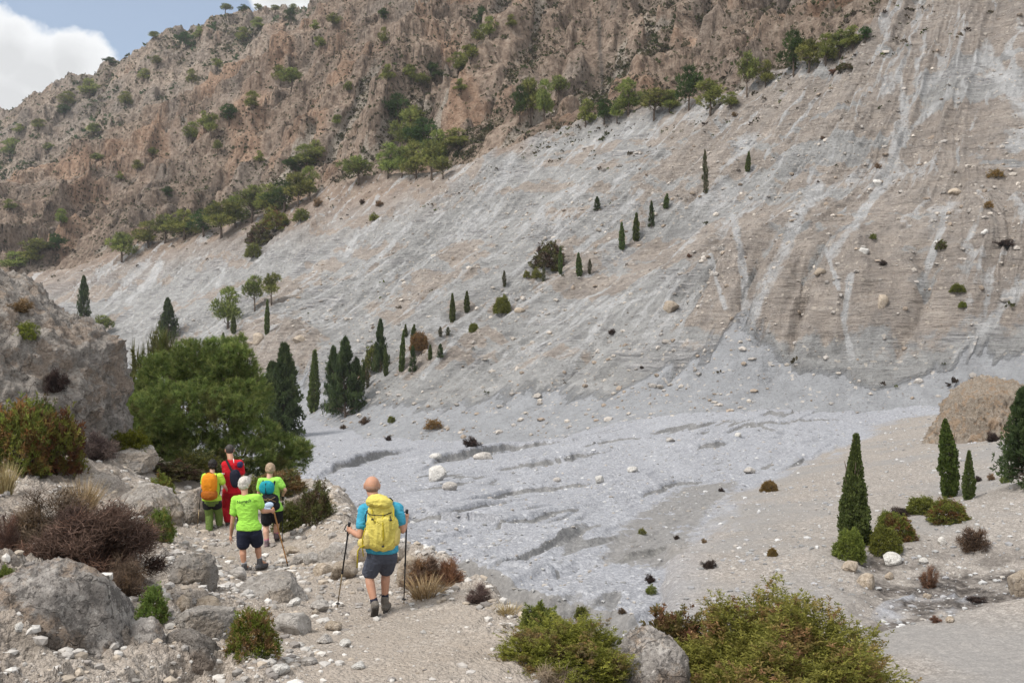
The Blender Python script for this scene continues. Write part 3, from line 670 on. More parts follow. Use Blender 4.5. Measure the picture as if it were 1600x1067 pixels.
def mat_mountain(name, far=False):
    g = G(name, 0.95, 0.1); p = g.pos
    c, slot = g.attr('mask'); orange, greym, veg = g.sep(c)
    n = g.noise(p, 0.09, 7, 0.68); n2 = g.noise(p, 0.5, 7, 0.7); n3 = g.noise(p, 2.0, 4, 0.7)
    base = g.ramp(n2, [(0.30, (.109,.086,.068)), (0.44, (.257,.204,.164)), (0.58, (.395,.320,.260)), (0.74, (.547,.468,.395))])
    org = g.ramp(n2, [(0.28, (.186,.112,.075)), (0.5, (.395,.257,.177)), (0.75, (.547,.402,.301))])
    gry = g.ramp(n2, [(0.30, (.094,.084,.075)), (0.5, (.230,.206,.184)), (0.74, (.395,.354,.318))])
    col = g.mix(g.math('MULTIPLY', orange, 0.85), base, org)
    col = g.mix(g.math('MULTIPLY', greym, 0.6), col, gry)
    sc2, _ = g.attr('mask2'); scree, crg, _b = g.sep(sc2)
    pale = g.ramp(n3, [(0.3, (.327,.284,.237)), (0.5, (.469,.418,.358)), (0.7, (.589,.533,.468))])
    col = g.mix(g.math('MULTIPLY', g.ramp(g.math('ADD', scree, g.math('MULTIPLY', g.math('SUBTRACT', n2, 0.5), 0.9)), [(0.35, 0.0), (0.6, 1.0)]), 0.75), col, pale)
    diag = g.n('ShaderNodeMapping'); g.lk(p, diag.inputs[0]); diag.inputs['Rotation'].default_value = (R(20), R(38), R(15)); diag.inputs['Scale'].default_value = (0.9, 0.12, 0.12)
    joint = g.noise(diag.outputs[0], 1.0, 6, 0.7)
    col = g.mix(g.math('MULTIPLY', g.ramp(joint, [(0.36, 0.75), (0.46, 0.0)]), crg), col, (.093,.075,.062))
    sepn = g.n('ShaderNodeSeparateXYZ'); g.lk(g.n('ShaderNodeNewGeometry').outputs['Normal'], sepn.inputs[0])
    flat = g.ramp(sepn.outputs[2], [(0.55, 0.0), (0.8, 1.0)])
    dry = g.ramp(n3, [(0.3, (.109,.091,.058)), (0.55, (.219,.187,.124)), (0.75, (.328,.284,.208))])
    col = g.mix(g.math('MULTIPLY', g.math('MULTIPLY', flat, veg), 0.6), col, dry)
    vd = g.voro(p, 0.62 if not far else 0.34); vn = g.noise(p, 0.06, 4)
    spot = g.math('MULTIPLY', g.ramp(g.math('ADD', vd, g.math('MULTIPLY', n3, 0.5)), [(0.50, 1.0), (0.58, 0.0)]), g.ramp(g.math('ADD', vn, g.math('MULTIPLY', veg, 0.3)), [(0.42, 0.0), (0.54, 0.95)]))
    col = g.mix(spot, col, (.077,.070,.042))
    col = g.mix(g.math('MULTIPLY', slot, 0.8), col, (.132,.123,.114))
    g.color(col)
    md = g.noise(p, 0.035, 6, 0.65)
    g.color(g.mix(1.0, col, g.ramp(md, [(0.32, .70), (0.5, 1.0), (0.68, 1.28)]), 'MULTIPLY'))
    g.bump(g.math('ADD', g.math('ADD', n2, g.math('MULTIPLY', n3, 0.35)), g.math('MULTIPLY', joint, g.math('MULTIPLY', crg, 1.2))), 2.2, 1.0)
    return g.m

GROUND = make_ground(); WASH = make_wash(); CLIFF = make_cliff(); MOUNT = make_mountain(); RIDGE = make_ridge()
o_ground = GROUND.build('ground', mat_ground(), GROUND.mask)
o_wash = WASH.build('river_bed', mat_wash(), WASH.mask)
o_cliff = CLIFF.build('scree_slope', mat_cliff(), CLIFF.mask, CLIFF.cut)
o_mount = MOUNT.build('mountain', mat_mountain('mountain_rock'), MOUNT.mask, MOUNT.cut)
o_ridge = RIDGE.build('far_mountain', mat_mountain('far_rock', True), RIDGE.mask)
vattr(o_mount.data, 'mask2', np.stack([MOUNT.scree, MOUNT.crag, MOUNT.crag, MOUNT.crag], -1).reshape(-1, 4))
SHEETS = [GROUND, WASH, CLIFF, MOUNT, RIDGE]

def spot(px, py, sheets=None):
    best = None
    for s in (sheets or SHEETS):
        h = s.hit(px, py)
        if h and (best is None or h[1] < best[1]): best = h
    return best
# ------------------------------------------------------------------ plants and stones: prototype meshes
def unit(v): return v/(np.linalg.norm(v, axis=-1, keepdims=True)+1e-9)

def rdir(r, n, up=0.0):
    v = unit(r.normal(size=(n, 3))); v[:, 2] += up
    return unit(v)

class Buf:
    """collects triangles / quads with a tint per vertex"""
    def __init__(s): s.V = []; s.T = []; s.Q = []; s.C = []; s.n = 0
    def add(s, V, T=None, Q=None, C=(1, 1, 1)):
        V = np.asarray(V, float).reshape(-1, 3); C = np.asarray(C, float)
        if C.ndim == 1: C = np.repeat(C[None], len(V), 0)
        s.V.append(V); s.C.append(C)
        if T is not None and len(T): s.T.append(np.asarray(T)+s.n)
        if Q is not None and len(Q): s.Q.append(np.asarray(Q)+s.n)
        s.n += len(V)
    def blades(s, base, d, length, width, C, r, bend=0.0):
        """one thin triangle per blade"""
        n = len(base); length = np.broadcast_to(length, (n,)); width = np.broadcast_to(width, (n,))
        side = unit(np.cross(d, unit(r.normal(size=(n, 3)))))*width[:, None]*0.5
        tip = base+d*length[:, None]
        if bend: tip = tip+np.array([0, 0, -1.0])*(bend*length*r.uniform(0.3, 1, n))[:, None]
        V = np.stack([base-side, base+side, tip], 1).reshape(-1, 3)
        C = np.asarray(C, float)
        if C.ndim == 1: C = np.repeat(C[None], n, 0)
        s.add(V, T=np.arange(3*n).reshape(-1, 3), C=np.repeat(C, 3, 0))
    def leaves(s, base, d, length, width, C, r):
        """one diamond quad per leaf"""
        n = len(base); length = np.broadcast_to(length, (n,)); width = np.broadcast_to(width, (n,))
        side = unit(np.cross(d, unit(r.normal(size=(n, 3)))))*width[:, None]*0.5
        mid = base+d*length[:, None]*0.5; tip = base+d*length[:, None]
        V = np.stack([base, mid+side, tip, mid-side], 1).reshape(-1, 3)
        C = np.asarray(C, float)
        if C.ndim == 1: C = np.repeat(C[None], n, 0)
        s.add(V, Q=np.arange(4*n).reshape(-1, 4), C=np.repeat(C, 4, 0))
    def tube(s, pts, rad, k=7, C=(1, 1, 1)):
        pts = np.asarray(pts, float); m = len(pts); rad = np.broadcast_to(rad, (m,))
        t = unit(np.gradient(pts, axis=0))
        ref = np.array([0, 0, 1.0]) if abs(t[0, 2]) < 0.9 else np.array([1.0, 0, 0])
        V = []
        for i in range(m):
            u = unit(np.cross(t[i], ref)); v = np.cross(t[i], u)
            a = np.arange(k)*2*math.pi/k
            V.append(pts[i]+rad[i]*(np.cos(a)[:, None]*u+np.sin(a)[:, None]*v))
        V = np.concatenate(V)
        Q = [(i*k+j, i*k+(j+1) % k, (i+1)*k+(j+1) % k, (i+1)*k+j) for i in range(m-1) for j in range(k)]
        T = [(((m-1)*k)+j, ((m-1)*k)+(j+1) % k, len(V)) for j in range(k)]+[((j+1) % k, j, len(V)+1) for j in range(k)]
        V = np.concatenate([V, pts[-1:], pts[:1]])
        s.add(V, T=T, Q=Q, C=C)
    def mesh(s, name, mat, smooth=False):
        Fc = []
        if s.T: Fc.append(np.concatenate(s.T))
        if s.Q: Fc.append(np.concatenate(s.Q))
        me = mesh_np(name, np.concatenate(s.V), Fc, mat, smooth)
        vattr(me, 'tint', np.concatenate(s.C))
        return me

def mat_tint(name, rough=0.7, hv=0.12, transl=0.25):
    g = G(name, rough, 0.2)
    c, _ = g.attr('tint')
    hs = g.n('ShaderNodeHueSaturation'); g.lk(c, hs.inputs['Color'])
    r = g.rand()
    g.lk(g.math('ADD', 0.5-0.02, g.math('MULTIPLY', r, 0.04)), hs.inputs['Hue'])
    g.lk(g.math('ADD', 1-hv, g.math('MULTIPLY', r, 2*hv)), hs.inputs['Value'])
    col = hs.outputs[0]; g.color(col)
    if transl:
        tr = g.n('ShaderNodeBsdfTranslucent'); g.lk(col, tr.inputs[0])
        mx = g.n('ShaderNodeMixShader'); mx.inputs[0].default_value = transl
        g.t.links.new(g.b.outputs[0], mx.inputs[1]); g.t.links.new(tr.outputs[0], mx.inputs[2])
        g.t.links.new(mx.outputs[0], g.t.nodes['Material Output'].inputs['Surface'])
    return g.m
M_FOL = mat_tint('foliage', 0.65, 0.15, 0.38)
M_DRY = mat_tint('dry_twigs', 0.85, 0.1, 0.1)
def _bark():
    g = G('bark', 0.9, 0.1); n = g.noise(g.scale(g.obj, (9, 9, 2.5)), 1.5, 5, 0.65)
    g.color(g.ramp(n, [(0.3, (.06,.045,.035)), (0.6, (.15,.115,.09)), (0.8, (.22,.18,.15))])); g.bump(n, 0.03, 1); return g.m
M_BARK = _bark()

def colmix(r, n, cols, w=None):
    cols = np.array(cols, float); i = r.choice(len(cols), n, p=w)
    return cols[i]*r.uniform(0.75, 1.25, (n, 1))

PINE = [(.165,.19,.05), (.21,.23,.06), (.115,.138,.04), (.255,.265,.08)]
OLIV = [(.115,.12,.042), (.15,.15,.052), (.085,.092,.034)]
DARK = [(.042,.060,.024), (.060,.083,.031), (.078,.10,.038)]
CYPR = [(.066,.088,.026), (.092,.118,.035), (.122,.148,.044)]

def lobe_tufts(r, lobes, n, shell=(0.62, 1.05), upbias=0.25):
    """tuft positions and outward directions on overlapping lobes"""
    L = np.array(lobes, float); vol = (L[:, 3]*L[:, 4]+L[:, 4]*L[:, 5]+L[:, 3]*L[:, 5]); p = vol/vol.sum()
    k = r.choice(len(L), n, p=p); d = rdir(r, n, upbias)
    # uneven shells: hollows and bulges
    bul = 1+0.35*perlin(d[:, 0]*2.2+k*7.1, d[:, 1]*2.2, d[:, 2]*2.2)
    rad = r.uniform(shell[0]**2, shell[1]**2, n)**0.5*bul
    pos = L[k, :3]+d*L[k, 3:6]*rad[:, None]
    return pos, d, k

def pine_mesh(seed, lobes, ntuft, nneedle, nl, nw, cols, trunk=None, limbs=True, base=(0, 0, 0), tr=0.05, tcol=None):
    r = np.random.default_rng(seed); L = np.array(lobes, float)
    b = Buf(); pos, d, k = lobe_tufts(r, lobes, ntuft)
    keep = pos[:, 2] > 0.02
    pos, d, k = pos[keep], d[keep], k[keep]; n = len(pos)
    lt = r.uniform(0.7, 1.3, len(L))
    tc = colmix(r, n, cols)*lt[k][:, None]
    if tcol is not None: tc = tcol(pos, tc)
    ax = unit(d*0.8+np.array([0, 0, 0.55])+r.normal(size=(n, 3))*0.35)
    P_ = np.repeat(pos, nneedle, 0); A = np.repeat(ax, nneedle, 0)
    nd = unit(A*0.75+unit(r.normal(size=(len(P_), 3)))*0.85)
    along = r.uniform(-0.5, 0.6, len(P_))[:, None]*nl
    b.blades(P_+A*along, nd, nl*r.uniform(0.7, 1.15, len(P_)), nw, np.repeat(tc, nneedle, 0), r)
    crown = b.mesh('crown', M_FOL)
    t = Buf(); base = np.array(base, float)
    top = L[np.argmax(L[:, 2])][:3]
    tp = np.array([base+(top-base)*f+np.array([0.04*math.sin(f*5+seed), 0.04*math.cos(f*4+seed), 0])*(top[2]-base[2])*0.6*f*(1-f)*4*0.4 for f in np.linspace(0, 1, 9)])
    tp[0, 2] -= 0.06*top[2]
    t.tube(tp, np.linspace(tr, tr*0.25, 9), 8)
    if limbs:
        for l in L:
            f = np.clip((l[2]/top[2])*0.75-0.05+r.uniform(-.08, .08), 0.12, 0.9); s0 = tp[0]+(tp[-1]-tp[0])*f
            i = int(f*8); s0 = tp[i]
            e = l[:3]; m = (s0+e)/2+np.array([0, 0, -0.06*top[2]])+r.normal(size=3)*0.02*top[2]
            q = np.array([s0, s0*0.5+m*0.5, m, m*0.45+e*0.55, e])
            t.tube(q, np.linspace(tr*0.5*(1-f*0.5), tr*0.12, 5), 5)
            for _ in range(4):
                e2 = e+rdir(r, 1, 0.3)[0]*l[3:6]*0.75
                t.tube(np.array([q[3], (q[3]+e2)/2+r.normal(size=3)*0.015*top[2], e2]), np.array([tr*0.16, tr*0.11, tr*0.05]), 4)
    return crown, t.mesh('trunk', M_BARK, True)

def round_pine(seed, flat=0.5, n=520, cols=PINE, bare=0.3):
    """unit pine: about 1 wide, 1 high, crown starts at 'bare'"""
    r = np.random.default_rng(seed); lobes = []
    for i in range(9):
        a = r.uniform(0, 6.28); rr = r.uniform(0.05, 0.30); h = r.uniform(bare+0.12, 0.86-0.5*rr*flat)
        s = r.uniform(0.13, 0.22); lobes.append((rr*math.cos(a), rr*math.sin(a), h, s, s, s*r.uniform(0.5, 0.8)))
    lobes.append((0.02, 0, 0.86, 0.17, 0.17, 0.12))
    return pine_mesh(seed, lobes, n, 9, 0.075, 0.016, cols, tr=0.028)

def conifer_mesh(seed, nb=170, cols=DARK, ragged=0.3, tips=1, power=0.8, spr=13):
    """unit conical conifer: radius .5, height 1"""
    r = np.random.default_rng(seed); b = Buf(); t = Buf()
    leaders = [(0, 0, 1.0, 1.0)] if tips == 1 else [(-.10, 0, 1.0, .85), (.16, .05, .80, .7)]
    for (ox, oy, H, W) in leaders:
        bend = r.uniform(-.03, .03, 2)
        ax = lambda h: np.array([ox*min(1, h/H*2)+bend[0]*math.sin(h*4), oy*min(1, h/H*2)+bend[1]*math.sin(h*3), h])
        t.tube(np.array([ax(h) for h in np.linspace(-0.05, H*0.97, 8)]), np.linspace(0.028, 0.004, 8), 7)
        for i in range(nb):
            f = r.uniform(0.02, 1)**0.85; h = f*H
            L = 0.5*W*(1-f)**power*r.uniform(1-ragged, 1.1)+0.022
            a = r.uniform(0, 6.283); e = np.array([math.cos(a), math.sin(a), r.uniform(-0.05, 0.5)+0.5*f]); e = unit(e)
            s0 = ax(h); m = spr
            ts = r.uniform(0.18, 1.0, m)**0.7
            sag = -0.16*L*ts**2
            p = s0+e*(L*ts)[:, None]; p[:, 2] += sag+0.10*L*(ts > .85)
            p += r.normal(size=(m, 3))*0.018*(0.4+L*2)
            tc = colmix(r, 1, cols)[0]*(0.85+0.3*ts[:, None])
            k = 7
            B = np.repeat(p, k, 0); A = unit(np.repeat(e[None], m*k, 0)*0.8+r.normal(size=(m*k, 3))*0.55+np.array([0, 0, .15]))
            b.leaves(B, A, r.uniform(0.028, 0.055, m*k)*(0.6+0.9*W), 0.016, np.repeat(tc, k, 0), r)
            if L > 0.1: t.tube(np.array([s0, s0+e*L*0.5+[0, 0, -.04*L], s0+e*L*0.85+[0, 0, -.11*L]]), np.array([0.006, 0.004, 0.002]), 4)
    return b.mesh('crown', M_FOL), t.mesh('trunk', M_BARK, True)

def cypress_mesh(seed, n=1500, k=9, cols=CYPR, peak=0.28, size=1.0, wob=0.16, taper=1.5, lean=0.0):
    """unit columnar cypress: radius .5, height 1"""
    r = np.random.default_rng(seed); b = Buf(); t = Buf()
    h = r.uniform(0.0, 1, n)**1.05; a = r.uniform(0, 6.283, n)
    prof = np.where(h < peak, 0.62+0.38*np.sin(h/peak*math.pi/2), 1-np.clip((h-peak)/(1-peak), 0, 1)**taper)
    rad = 0.5*prof*(1+wob*perlin(np.cos(a)*1.5+seed, np.sin(a)*1.5, h*9)*2)*r.uniform(0.66, 1.04, n)
    pos = np.stack([rad*np.cos(a)+lean*h**1.5, rad*np.sin(a), h*0.96], 1)
    out = np.stack([np.cos(a), np.sin(a), np.zeros(n)], 1)
    tc = colmix(r, n, cols)*(1+0.35*perlin(np.cos(a)*2.5, np.sin(a)*2.5, h*14+seed))[:, None]
    B = np.repeat(pos, k, 0); O = np.repeat(out, k, 0)
    # leaf sizes in a squeezed unit space: z is about four times longer in the world
    A = unit(O*0.55+r.normal(size=(n*k, 3))*np.array([0.6, 0.6, 0.25])+np.array([0, 0, 0.30]))
    A = A*np.array([1, 1, 0.33])
    b.leaves(B+r.normal(size=B.shape)*np.array([.05, .05, .012])*size, A, r.uniform(0.07, 0.15, n*k)*size, 0.045*size, np.repeat(tc, k, 0), r)
    # leader wisps at the top
    t.tube([(0, 0, -0.04), (0.01, 0, 0.4), (0, 0.01, 0.93)], [0.07, 0.05, 0.01], 7)
    # dense inner stems so that the column is not see-through
    for i in range(26):
        aa = r.uniform(0, 6.28); hh = r.uniform(0.05, 0.7)
        t.tube([(0, 0, hh), (0.22*math.cos(aa), 0.22*math.sin(aa), hh+0.07), (0.3*math.cos(aa), 0.3*math.sin(aa), hh+0.16)], [0.03, 0.02, 0.008], 4)
    return b.mesh('crown', M_FOL), t.mesh('trunk', M_BARK, True)

def shrub_mesh(seed, n, k, ll, lw, cols, cols2=None, patch=2.0, spiky=0.15, lump=0.3, low=0.15, thr=0.0, soft=0.25, upright=0.5, shoot=0.10, name='shrub'):
    """unit dome of leafy shoots: radius .5, height 1 (z scaled later)"""
    r = np.random.default_rng(seed); b = Buf()
    d = rdir(r, n, 0.15); d[:, 2] = np.abs(d[:, 2])*(1.0)-low*0.3
    d = unit(d)
    bul = 1+lump*perlin(d[:, 0]*2.6+seed, d[:, 1]*2.6, d[:, 2]*2.6)*1.8+lump*0.4*perlin(d[:, 0]*7+seed, d[:, 1]*7, d[:, 2]*7)
    rad = r.uniform(0.45, 1.0, n)**0.45*bul*(1+spiky*r.random(n)**4)
    pos = d*rad[:, None]*np.array([0.46, 0.46, 0.84]); pos[:, 2] += 0.03
    w = perlin(pos[:, 0]*patch*3+seed*3.3, pos[:, 1]*patch*3, pos[:, 2]*patch*2)
    c1 = colmix(r, n, cols); tc = c1
    if cols2 is not None:
        m = sstep(thr-soft, thr+soft, w+0.25*r.normal(size=n)*0.5)[:, None]; tc = c1*(1-m)+colmix(r, n, cols2)*m
    ax = unit(d+np.array([0, 0, upright])+r.normal(size=(n, 3))*0.3)
    B = np.repeat(pos, k, 0); A = np.repeat(ax, k, 0)
    al = r.uniform(0, 1, n*k)[:, None]*shoot
    nd = unit(A*0.8+r.normal(size=B.shape)*0.55)
    b.leaves(B+A*al, nd, ll*r.uniform(0.7, 1.2, n*k), lw, np.repeat(tc, k, 0)*r.uniform(0.85, 1.15, (n*k, 1)), r)
    # woody stems inside
    for i in range(30):
        e = pos[r.integers(n)]*0.8
        c = (.09,.07,.055)
        b.tube(np.array([[0.03*r.normal(), 0.03*r.normal(), -0.05], e*0.5+r.normal(size=3)*0.03, e]), np.array([0.012, 0.008, 0.003]), 4, C=c)
    return b.mesh(name, M_FOL)

def twig_mesh(seed, n, ln, w, cols, spread=0.5, curl=0.5, clumps=40, name='dry_shrub', up=0.35, stems=60, dome=0.9):
    """unit tangle of dry twigs: radius .5, height about 1"""
    r = np.random.default_rng(seed); b = Buf()
    cd = rdir(r, clumps, 0.2); cd[:, 2] = np.abs(cd[:, 2])
    cp = cd*r.uniform(0.25, 1.0, clumps)[:, None]*np.array([0.40, 0.40, 0.72]); cs = r.uniform(0.08, 0.16, clumps)
    ct = colmix(r, clumps, cols)
    k = r.integers(0, clumps, n)
    pos = cp[k]+rdir(r, n)*(cs[k]*r.random(n)**0.5)[:, None]*np.array([1, 1, 1.2]); pos[:, 2] = np.maximum(pos[:, 2], -0.03)
    d = unit(cd[k]*0.6+r.normal(size=(n, 3))*0.7+np.array([0, 0, up]))
    tc = ct[k]*r.uniform(0.7, 1.35, (n, 1))
    L = ln*r.uniform(0.5, 1.4, n)
    d2 = unit(d+r.normal(size=(n, 3))*curl); d3 = unit(d2+r.normal(size=(n, 3))*curl)
    side = unit(np.cross(d, r.normal(size=(n, 3))))*w*0.5
    p1 = pos+d*(L*0.4)[:, None]; p2 = p1+d2*(L*0.35)[:, None]; p3 = p2+d3*(L*0.3)[:, None]
    V = np.stack([pos-side, pos+side, p1+side*.8, p1-side*.8, p2+side*.5, p2-side*.5, p3], 1).reshape(-1, 3)
    i = np.arange(n)[:, None]*7
    Q = np.concatenate([i+np.array([[0, 1, 2, 3]]), i+np.array([[3, 2, 4, 5]])]); T = i+np.array([[5, 4, 6]])
    b.add(V, T=T, Q=Q, C=np.repeat(tc, 7, 0))
    for j in range(stems):
        e = cp[r.integers(clumps)]; s0 = np.array([r.normal()*.05, r.normal()*.05, -0.04])
        b.tube(np.array([s0, s0*0.6+e*0.4+r.normal(size=3)*0.03, e, e*1.12+r.normal(size=3)*0.03]), np.array([w*2.2, w*1.7, w*1.1, w*0.4]), 4, C=ct[j % clumps]*0.8)
    return b.mesh(name, M_DRY)

def grass_mesh(seed, n=260, cols=((.34,.25,.13), (.42,.33,.19), (.26,.19,.10)), w=0.012, name='dry_grass'):
    r = np.random.default_rng(seed); b = Buf()
    a = r.uniform(0, 6.28, n); rr = 0.22*r.random(n)**0.5
    p = np.stack([rr*np.cos(a), rr*np.sin(a), np.full(n, -0.03)], 1)
    d = unit(np.stack([np.cos(a)*0.45*rr/.22+r.normal(size=n)*.2, np.sin(a)*0.45*rr/.22+r.normal(size=n)*.2, np.ones(n)], 1))
    L = r.uniform(0.5, 1.05, n); side = unit(np.cross(d, r.normal(size=(n, 3))))*w
    out = d*np.array([1, 1, 0]); p1 = p+d*(L*0.5)[:, None]; p2 = p1+unit(d+out*0.9)*(L*0.5)[:, None]
    V = np.stack([p-side, p+side, p1+side*.7, p1-side*.7, p2], 1).reshape(-1, 3); i = np.arange(n)[:, None]*5
    b.add(V, T=i+np.array([[3, 2, 4]]), Q=i+np.array([[0, 1, 2, 3]]), C=np.repeat(colmix(r, n, cols), 5, 0))
    return b.mesh(name, M_DRY)

# ---- rocks
def ico(sub):
    bm = bmesh.new(); bmesh.ops.create_icosphere(bm, subdivisions=sub, radius=1)
    V = np.array([v.co for v in bm.verts]); Fc = np.array([[v.index for v in f.verts] for f in bm.faces]); bm.free()
    return V, Fc
_ICO = {k: ico(k) for k in (1, 2, 3, 4, 5, 6, 7)}

def rock_shape(seed, sub=4, planes=22, rough=0.05, sx=1, sy=1, sz=1, fine=0.03, cutmin=0.62):
    r = np.random.default_rng(seed); V, Fc = _ICO[sub]; V = V.copy()
    n = unit(r.normal(size=(planes, 3))); dist = r.uniform(cutmin, 0.95, planes)
    for a, d in zip(n, dist):
        s = V@a; over = np.maximum(s-d, 0); V = V-over[:, None]*a*0.92
    nn = unit(V)
    if sub >= 5:
        lay = V[:, 2]*3.5+0.5*fbm(nn[:, 0]*2+seed, nn[:, 1]*2, nn[:, 2]*2, 3)
        V = V*(1+0.05*ridged(nn[:, 0]*2.2+seed, nn[:, 1]*2.2, lay*.6, 5, 0.6)+0.035*(np.floor(lay)+sstep(.35, .65, lay-np.floor(lay))-lay)+0.02*ridged(nn[:, 0]*12, nn[:, 1]*12, nn[:, 2]*12+seed, 4, .6))[:, None]
    V = V*(1+rough*fbm(nn[:, 0]*1.8+seed, nn[:, 1]*1.8, nn[:, 2]*1.8, 4)*1.6+fine*ridged(nn[:, 0]*6+seed, nn[:, 1]*6, nn[:, 2]*6, 4))[:, None]
    return V*np.array([sx, sy, sz]), Fc

def mat_rock(name, lo, mid, hi, sc=1.0, lichen=0.0, warm=None, bumpd=0.03, crack=0.8):
    g = G(name, 0.92, 0.12); p = g.obj
    n = g.noise(p, 2.0*sc, 8, 0.68); n2 = g.noise(p, 8*sc, 8, 0.72); n3 = g.noise(p, 26*sc, 6, 0.75)
    nz = g.n('ShaderNodeTexNoise'); g.lk(p, nz.inputs['Vector']); nz.inputs['Scale'].default_value = 3*sc; nz.inputs['Detail'].default_value = 5
    ad = g.n('ShaderNodeVectorMath', operation='MULTIPLY_ADD'); g.lk(nz.outputs['Color'], ad.inputs[0]); ad.inputs[1].default_value = (0.5/sc,)*3; g.lk(p, ad.inputs[2])
    wp = g.scale(ad.outputs[0], (1, 1, 1.7))
    cr = g.voro(wp, 1.5*sc, 'Distance', 'DISTANCE_TO_EDGE'); cr2 = g.voro(wp, 4.5*sc, 'Distance', 'DISTANCE_TO_EDGE')
    cell = g.sep(g.voro(wp, 1.5*sc, 'Color'))[0]
    ck = g.math('MULTIPLY', g.math('MAXIMUM', g.math('MULTIPLY', g.ramp(cr, [(0.0, 0.85), (0.016, 0.0)]), g.ramp(g.noise(p, 1.1*sc, 3), [(0.42, 0.0), (0.58, 1.0)])), g.math('MULTIPLY', g.ramp(cr2, [(0.0, 0.8), (0.02, 0.0)]), g.ramp(n, [(0.45, 0.0), (0.6, 0.7)]))), crack)
    col = g.ramp(n2, [(0.32, lo), (0.5, mid), (0.66, hi)])
    col = g.mix(1.0, col, g.ramp(cell, [(0.0, 0.82), (1.0, 1.15)]), 'MULTIPLY')
    if warm is not None: col = g.mix(g.ramp(g.noise(p, 1.9*sc, 7, 0.7), [(0.50, 0), (0.57, 0.8)]), col, warm)
    if lichen:
        l1 = g.ramp(g.noise(p, 3.4*sc, 9, 0.78), [(0.50, 0), (0.545, 1)]); l2 = g.ramp(g.noise(p, 11*sc, 8, 0.75), [(0.54, 0), (0.58, 1)])
        col = g.mix(g.math('MULTIPLY', g.math('MAXIMUM', l1, l2), lichen), col, g.ramp(n3, [(0.35, (.04,.037,.035)), (0.65, (.15,.138,.13))]))
        col = g.mix(g.ramp(g.noise(p, 15*sc, 6, 0.7), [(0.62, 0), (0.66, 0.7)]), col, tuple(min(.7, c*1.25) for c in hi))
    col = g.mix(g.ramp(n3, [(0.34, 0.8), (0.44, 0.0)]), col, tuple(c*0.3 for c in lo))
    col = g.mix(g.ramp(n3, [(0.58, 0.0), (0.70, 0.5)]), col, hi)
    col = g.mix(ck, col, tuple(c*0.22 for c in lo))
    r = g.rand(); hs = g.n('ShaderNodeHueSaturation'); g.lk(col, hs.inputs['Color']); g.lk(g.math('ADD', 0.85, g.math('MULTIPLY', r, 0.3)), hs.inputs['Value'])
    g.color(hs.outputs[0])
    h = g.math('SUBTRACT', g.math('ADD', g.math('ADD', n, g.math('MULTIPLY', n2, 0.9)), g.math('MULTIPLY', n3, 0.5)), g.math('MULTIPLY', ck, 0.8))
    g.bump(h, bumpd*2.0, 1.0)
    return g.m
M_STONE = mat_rock('grey_limestone', (.28,.258,.236), (.43,.402,.374), (.57,.54,.51), 1.0)
M_TANSTONE = mat_rock('tan_limestone', (.25,.20,.15), (.40,.335,.265), (.54,.47,.395), 1.0)
M_WHITE = mat_rock('white_limestone', (.42,.40,.37), (.58,.56,.53), (.70,.69,.66), 1.0)
M_LICHEN = mat_rock('lichened_rock', (.21,.192,.178), (.38,.35,.325), (.55,.52,.485), 1.1, 0.7, (.36,.27,.20), 0.04)
M_OUTCROP = mat_rock('weathered_outcrop', (.24,.215,.193), (.40,.362,.328), (.53,.49,.45), 0.7, 0.28, (.41,.325,.26), 0.10)

def scatter_stones(name, S, n, rmin, rmax, keep, mat_cols, seed, sub=1, sink=0.3, yr=None, flat=0.65):
    """one loose mass of small stones lying on a sheet"""
    r = np.random.default_rng(seed); V0, F0 = _ICO[sub]
    t = r.uniform(S.T[0], S.T[-1], n*4); y0, y1 = yr
    y = np.exp(r.uniform(math.log(y0), math.log(y1), n*4)); x = t*y
    ok = keep(x, y); x, y = x[ok][:n], y[ok][:n]; n = len(x)
    z = S.height(x, y)
    s = rmin*(rmax/rmin)**(r.random(n)**2.2)*(0.5+0.5*np.clip(y/y1*1.6, 0.3, 1.4))
    shp = V0[None]*(1+0.35*r.normal(size=(n, len(V0), 1)).clip(-1, 1)*0.6)
    ax = r.uniform(0.6, 1.3, (n, 1, 3))*np.array([1, 1, flat]); a = r.uniform(0, 6.28, n); ca, sa = np.cos(a)[:, None], np.sin(a)[:, None]
    q = shp*ax*s[:, None, None]
    q = np.stack([q[..., 0]*ca-q[..., 1]*sa, q[..., 0]*sa+q[..., 1]*ca, q[..., 2]], -1)
    V = q+np.stack([x, y, z+s*flat*(0.5-sink)], 1)[:, None, :]
    Fc = (F0[None]+np.arange(n)[:, None, None]*len(V0)).reshape(-1, 3)
    me = mesh_np(name, V.reshape(-1, 3), Fc, M_LOOSE, False)
    c = colmix(r, n, mat_cols)
    vattr(me, 'tint', np.repeat(c, len(V0), 0))
    o = link(name, me); o['kind'] = 'stuff'
    return o
def _loose():
    g = G('loose_stone', 0.93, 0.15); c, _ = g.attr('tint')
    n = g.noise(g.pos, 40, 4, 0.7)
    g.color(g.mix(1.0, c, g.ramp(n, [(0.3, 0.8), (0.7, 1.15)]), 'MULTIPLY')); return g.m
M_LOOSE = _loose()

def cushion_mesh(seed, cols, cols2=None, thr=0.2, n=3400, k=8, leaf=.05):
    return shrub_mesh(seed, n, k, leaf, leaf*.38, cols, cols2, thr=thr, spiky=0.10, lump=0.2, low=0.35, upright=0.2, shoot=.05)
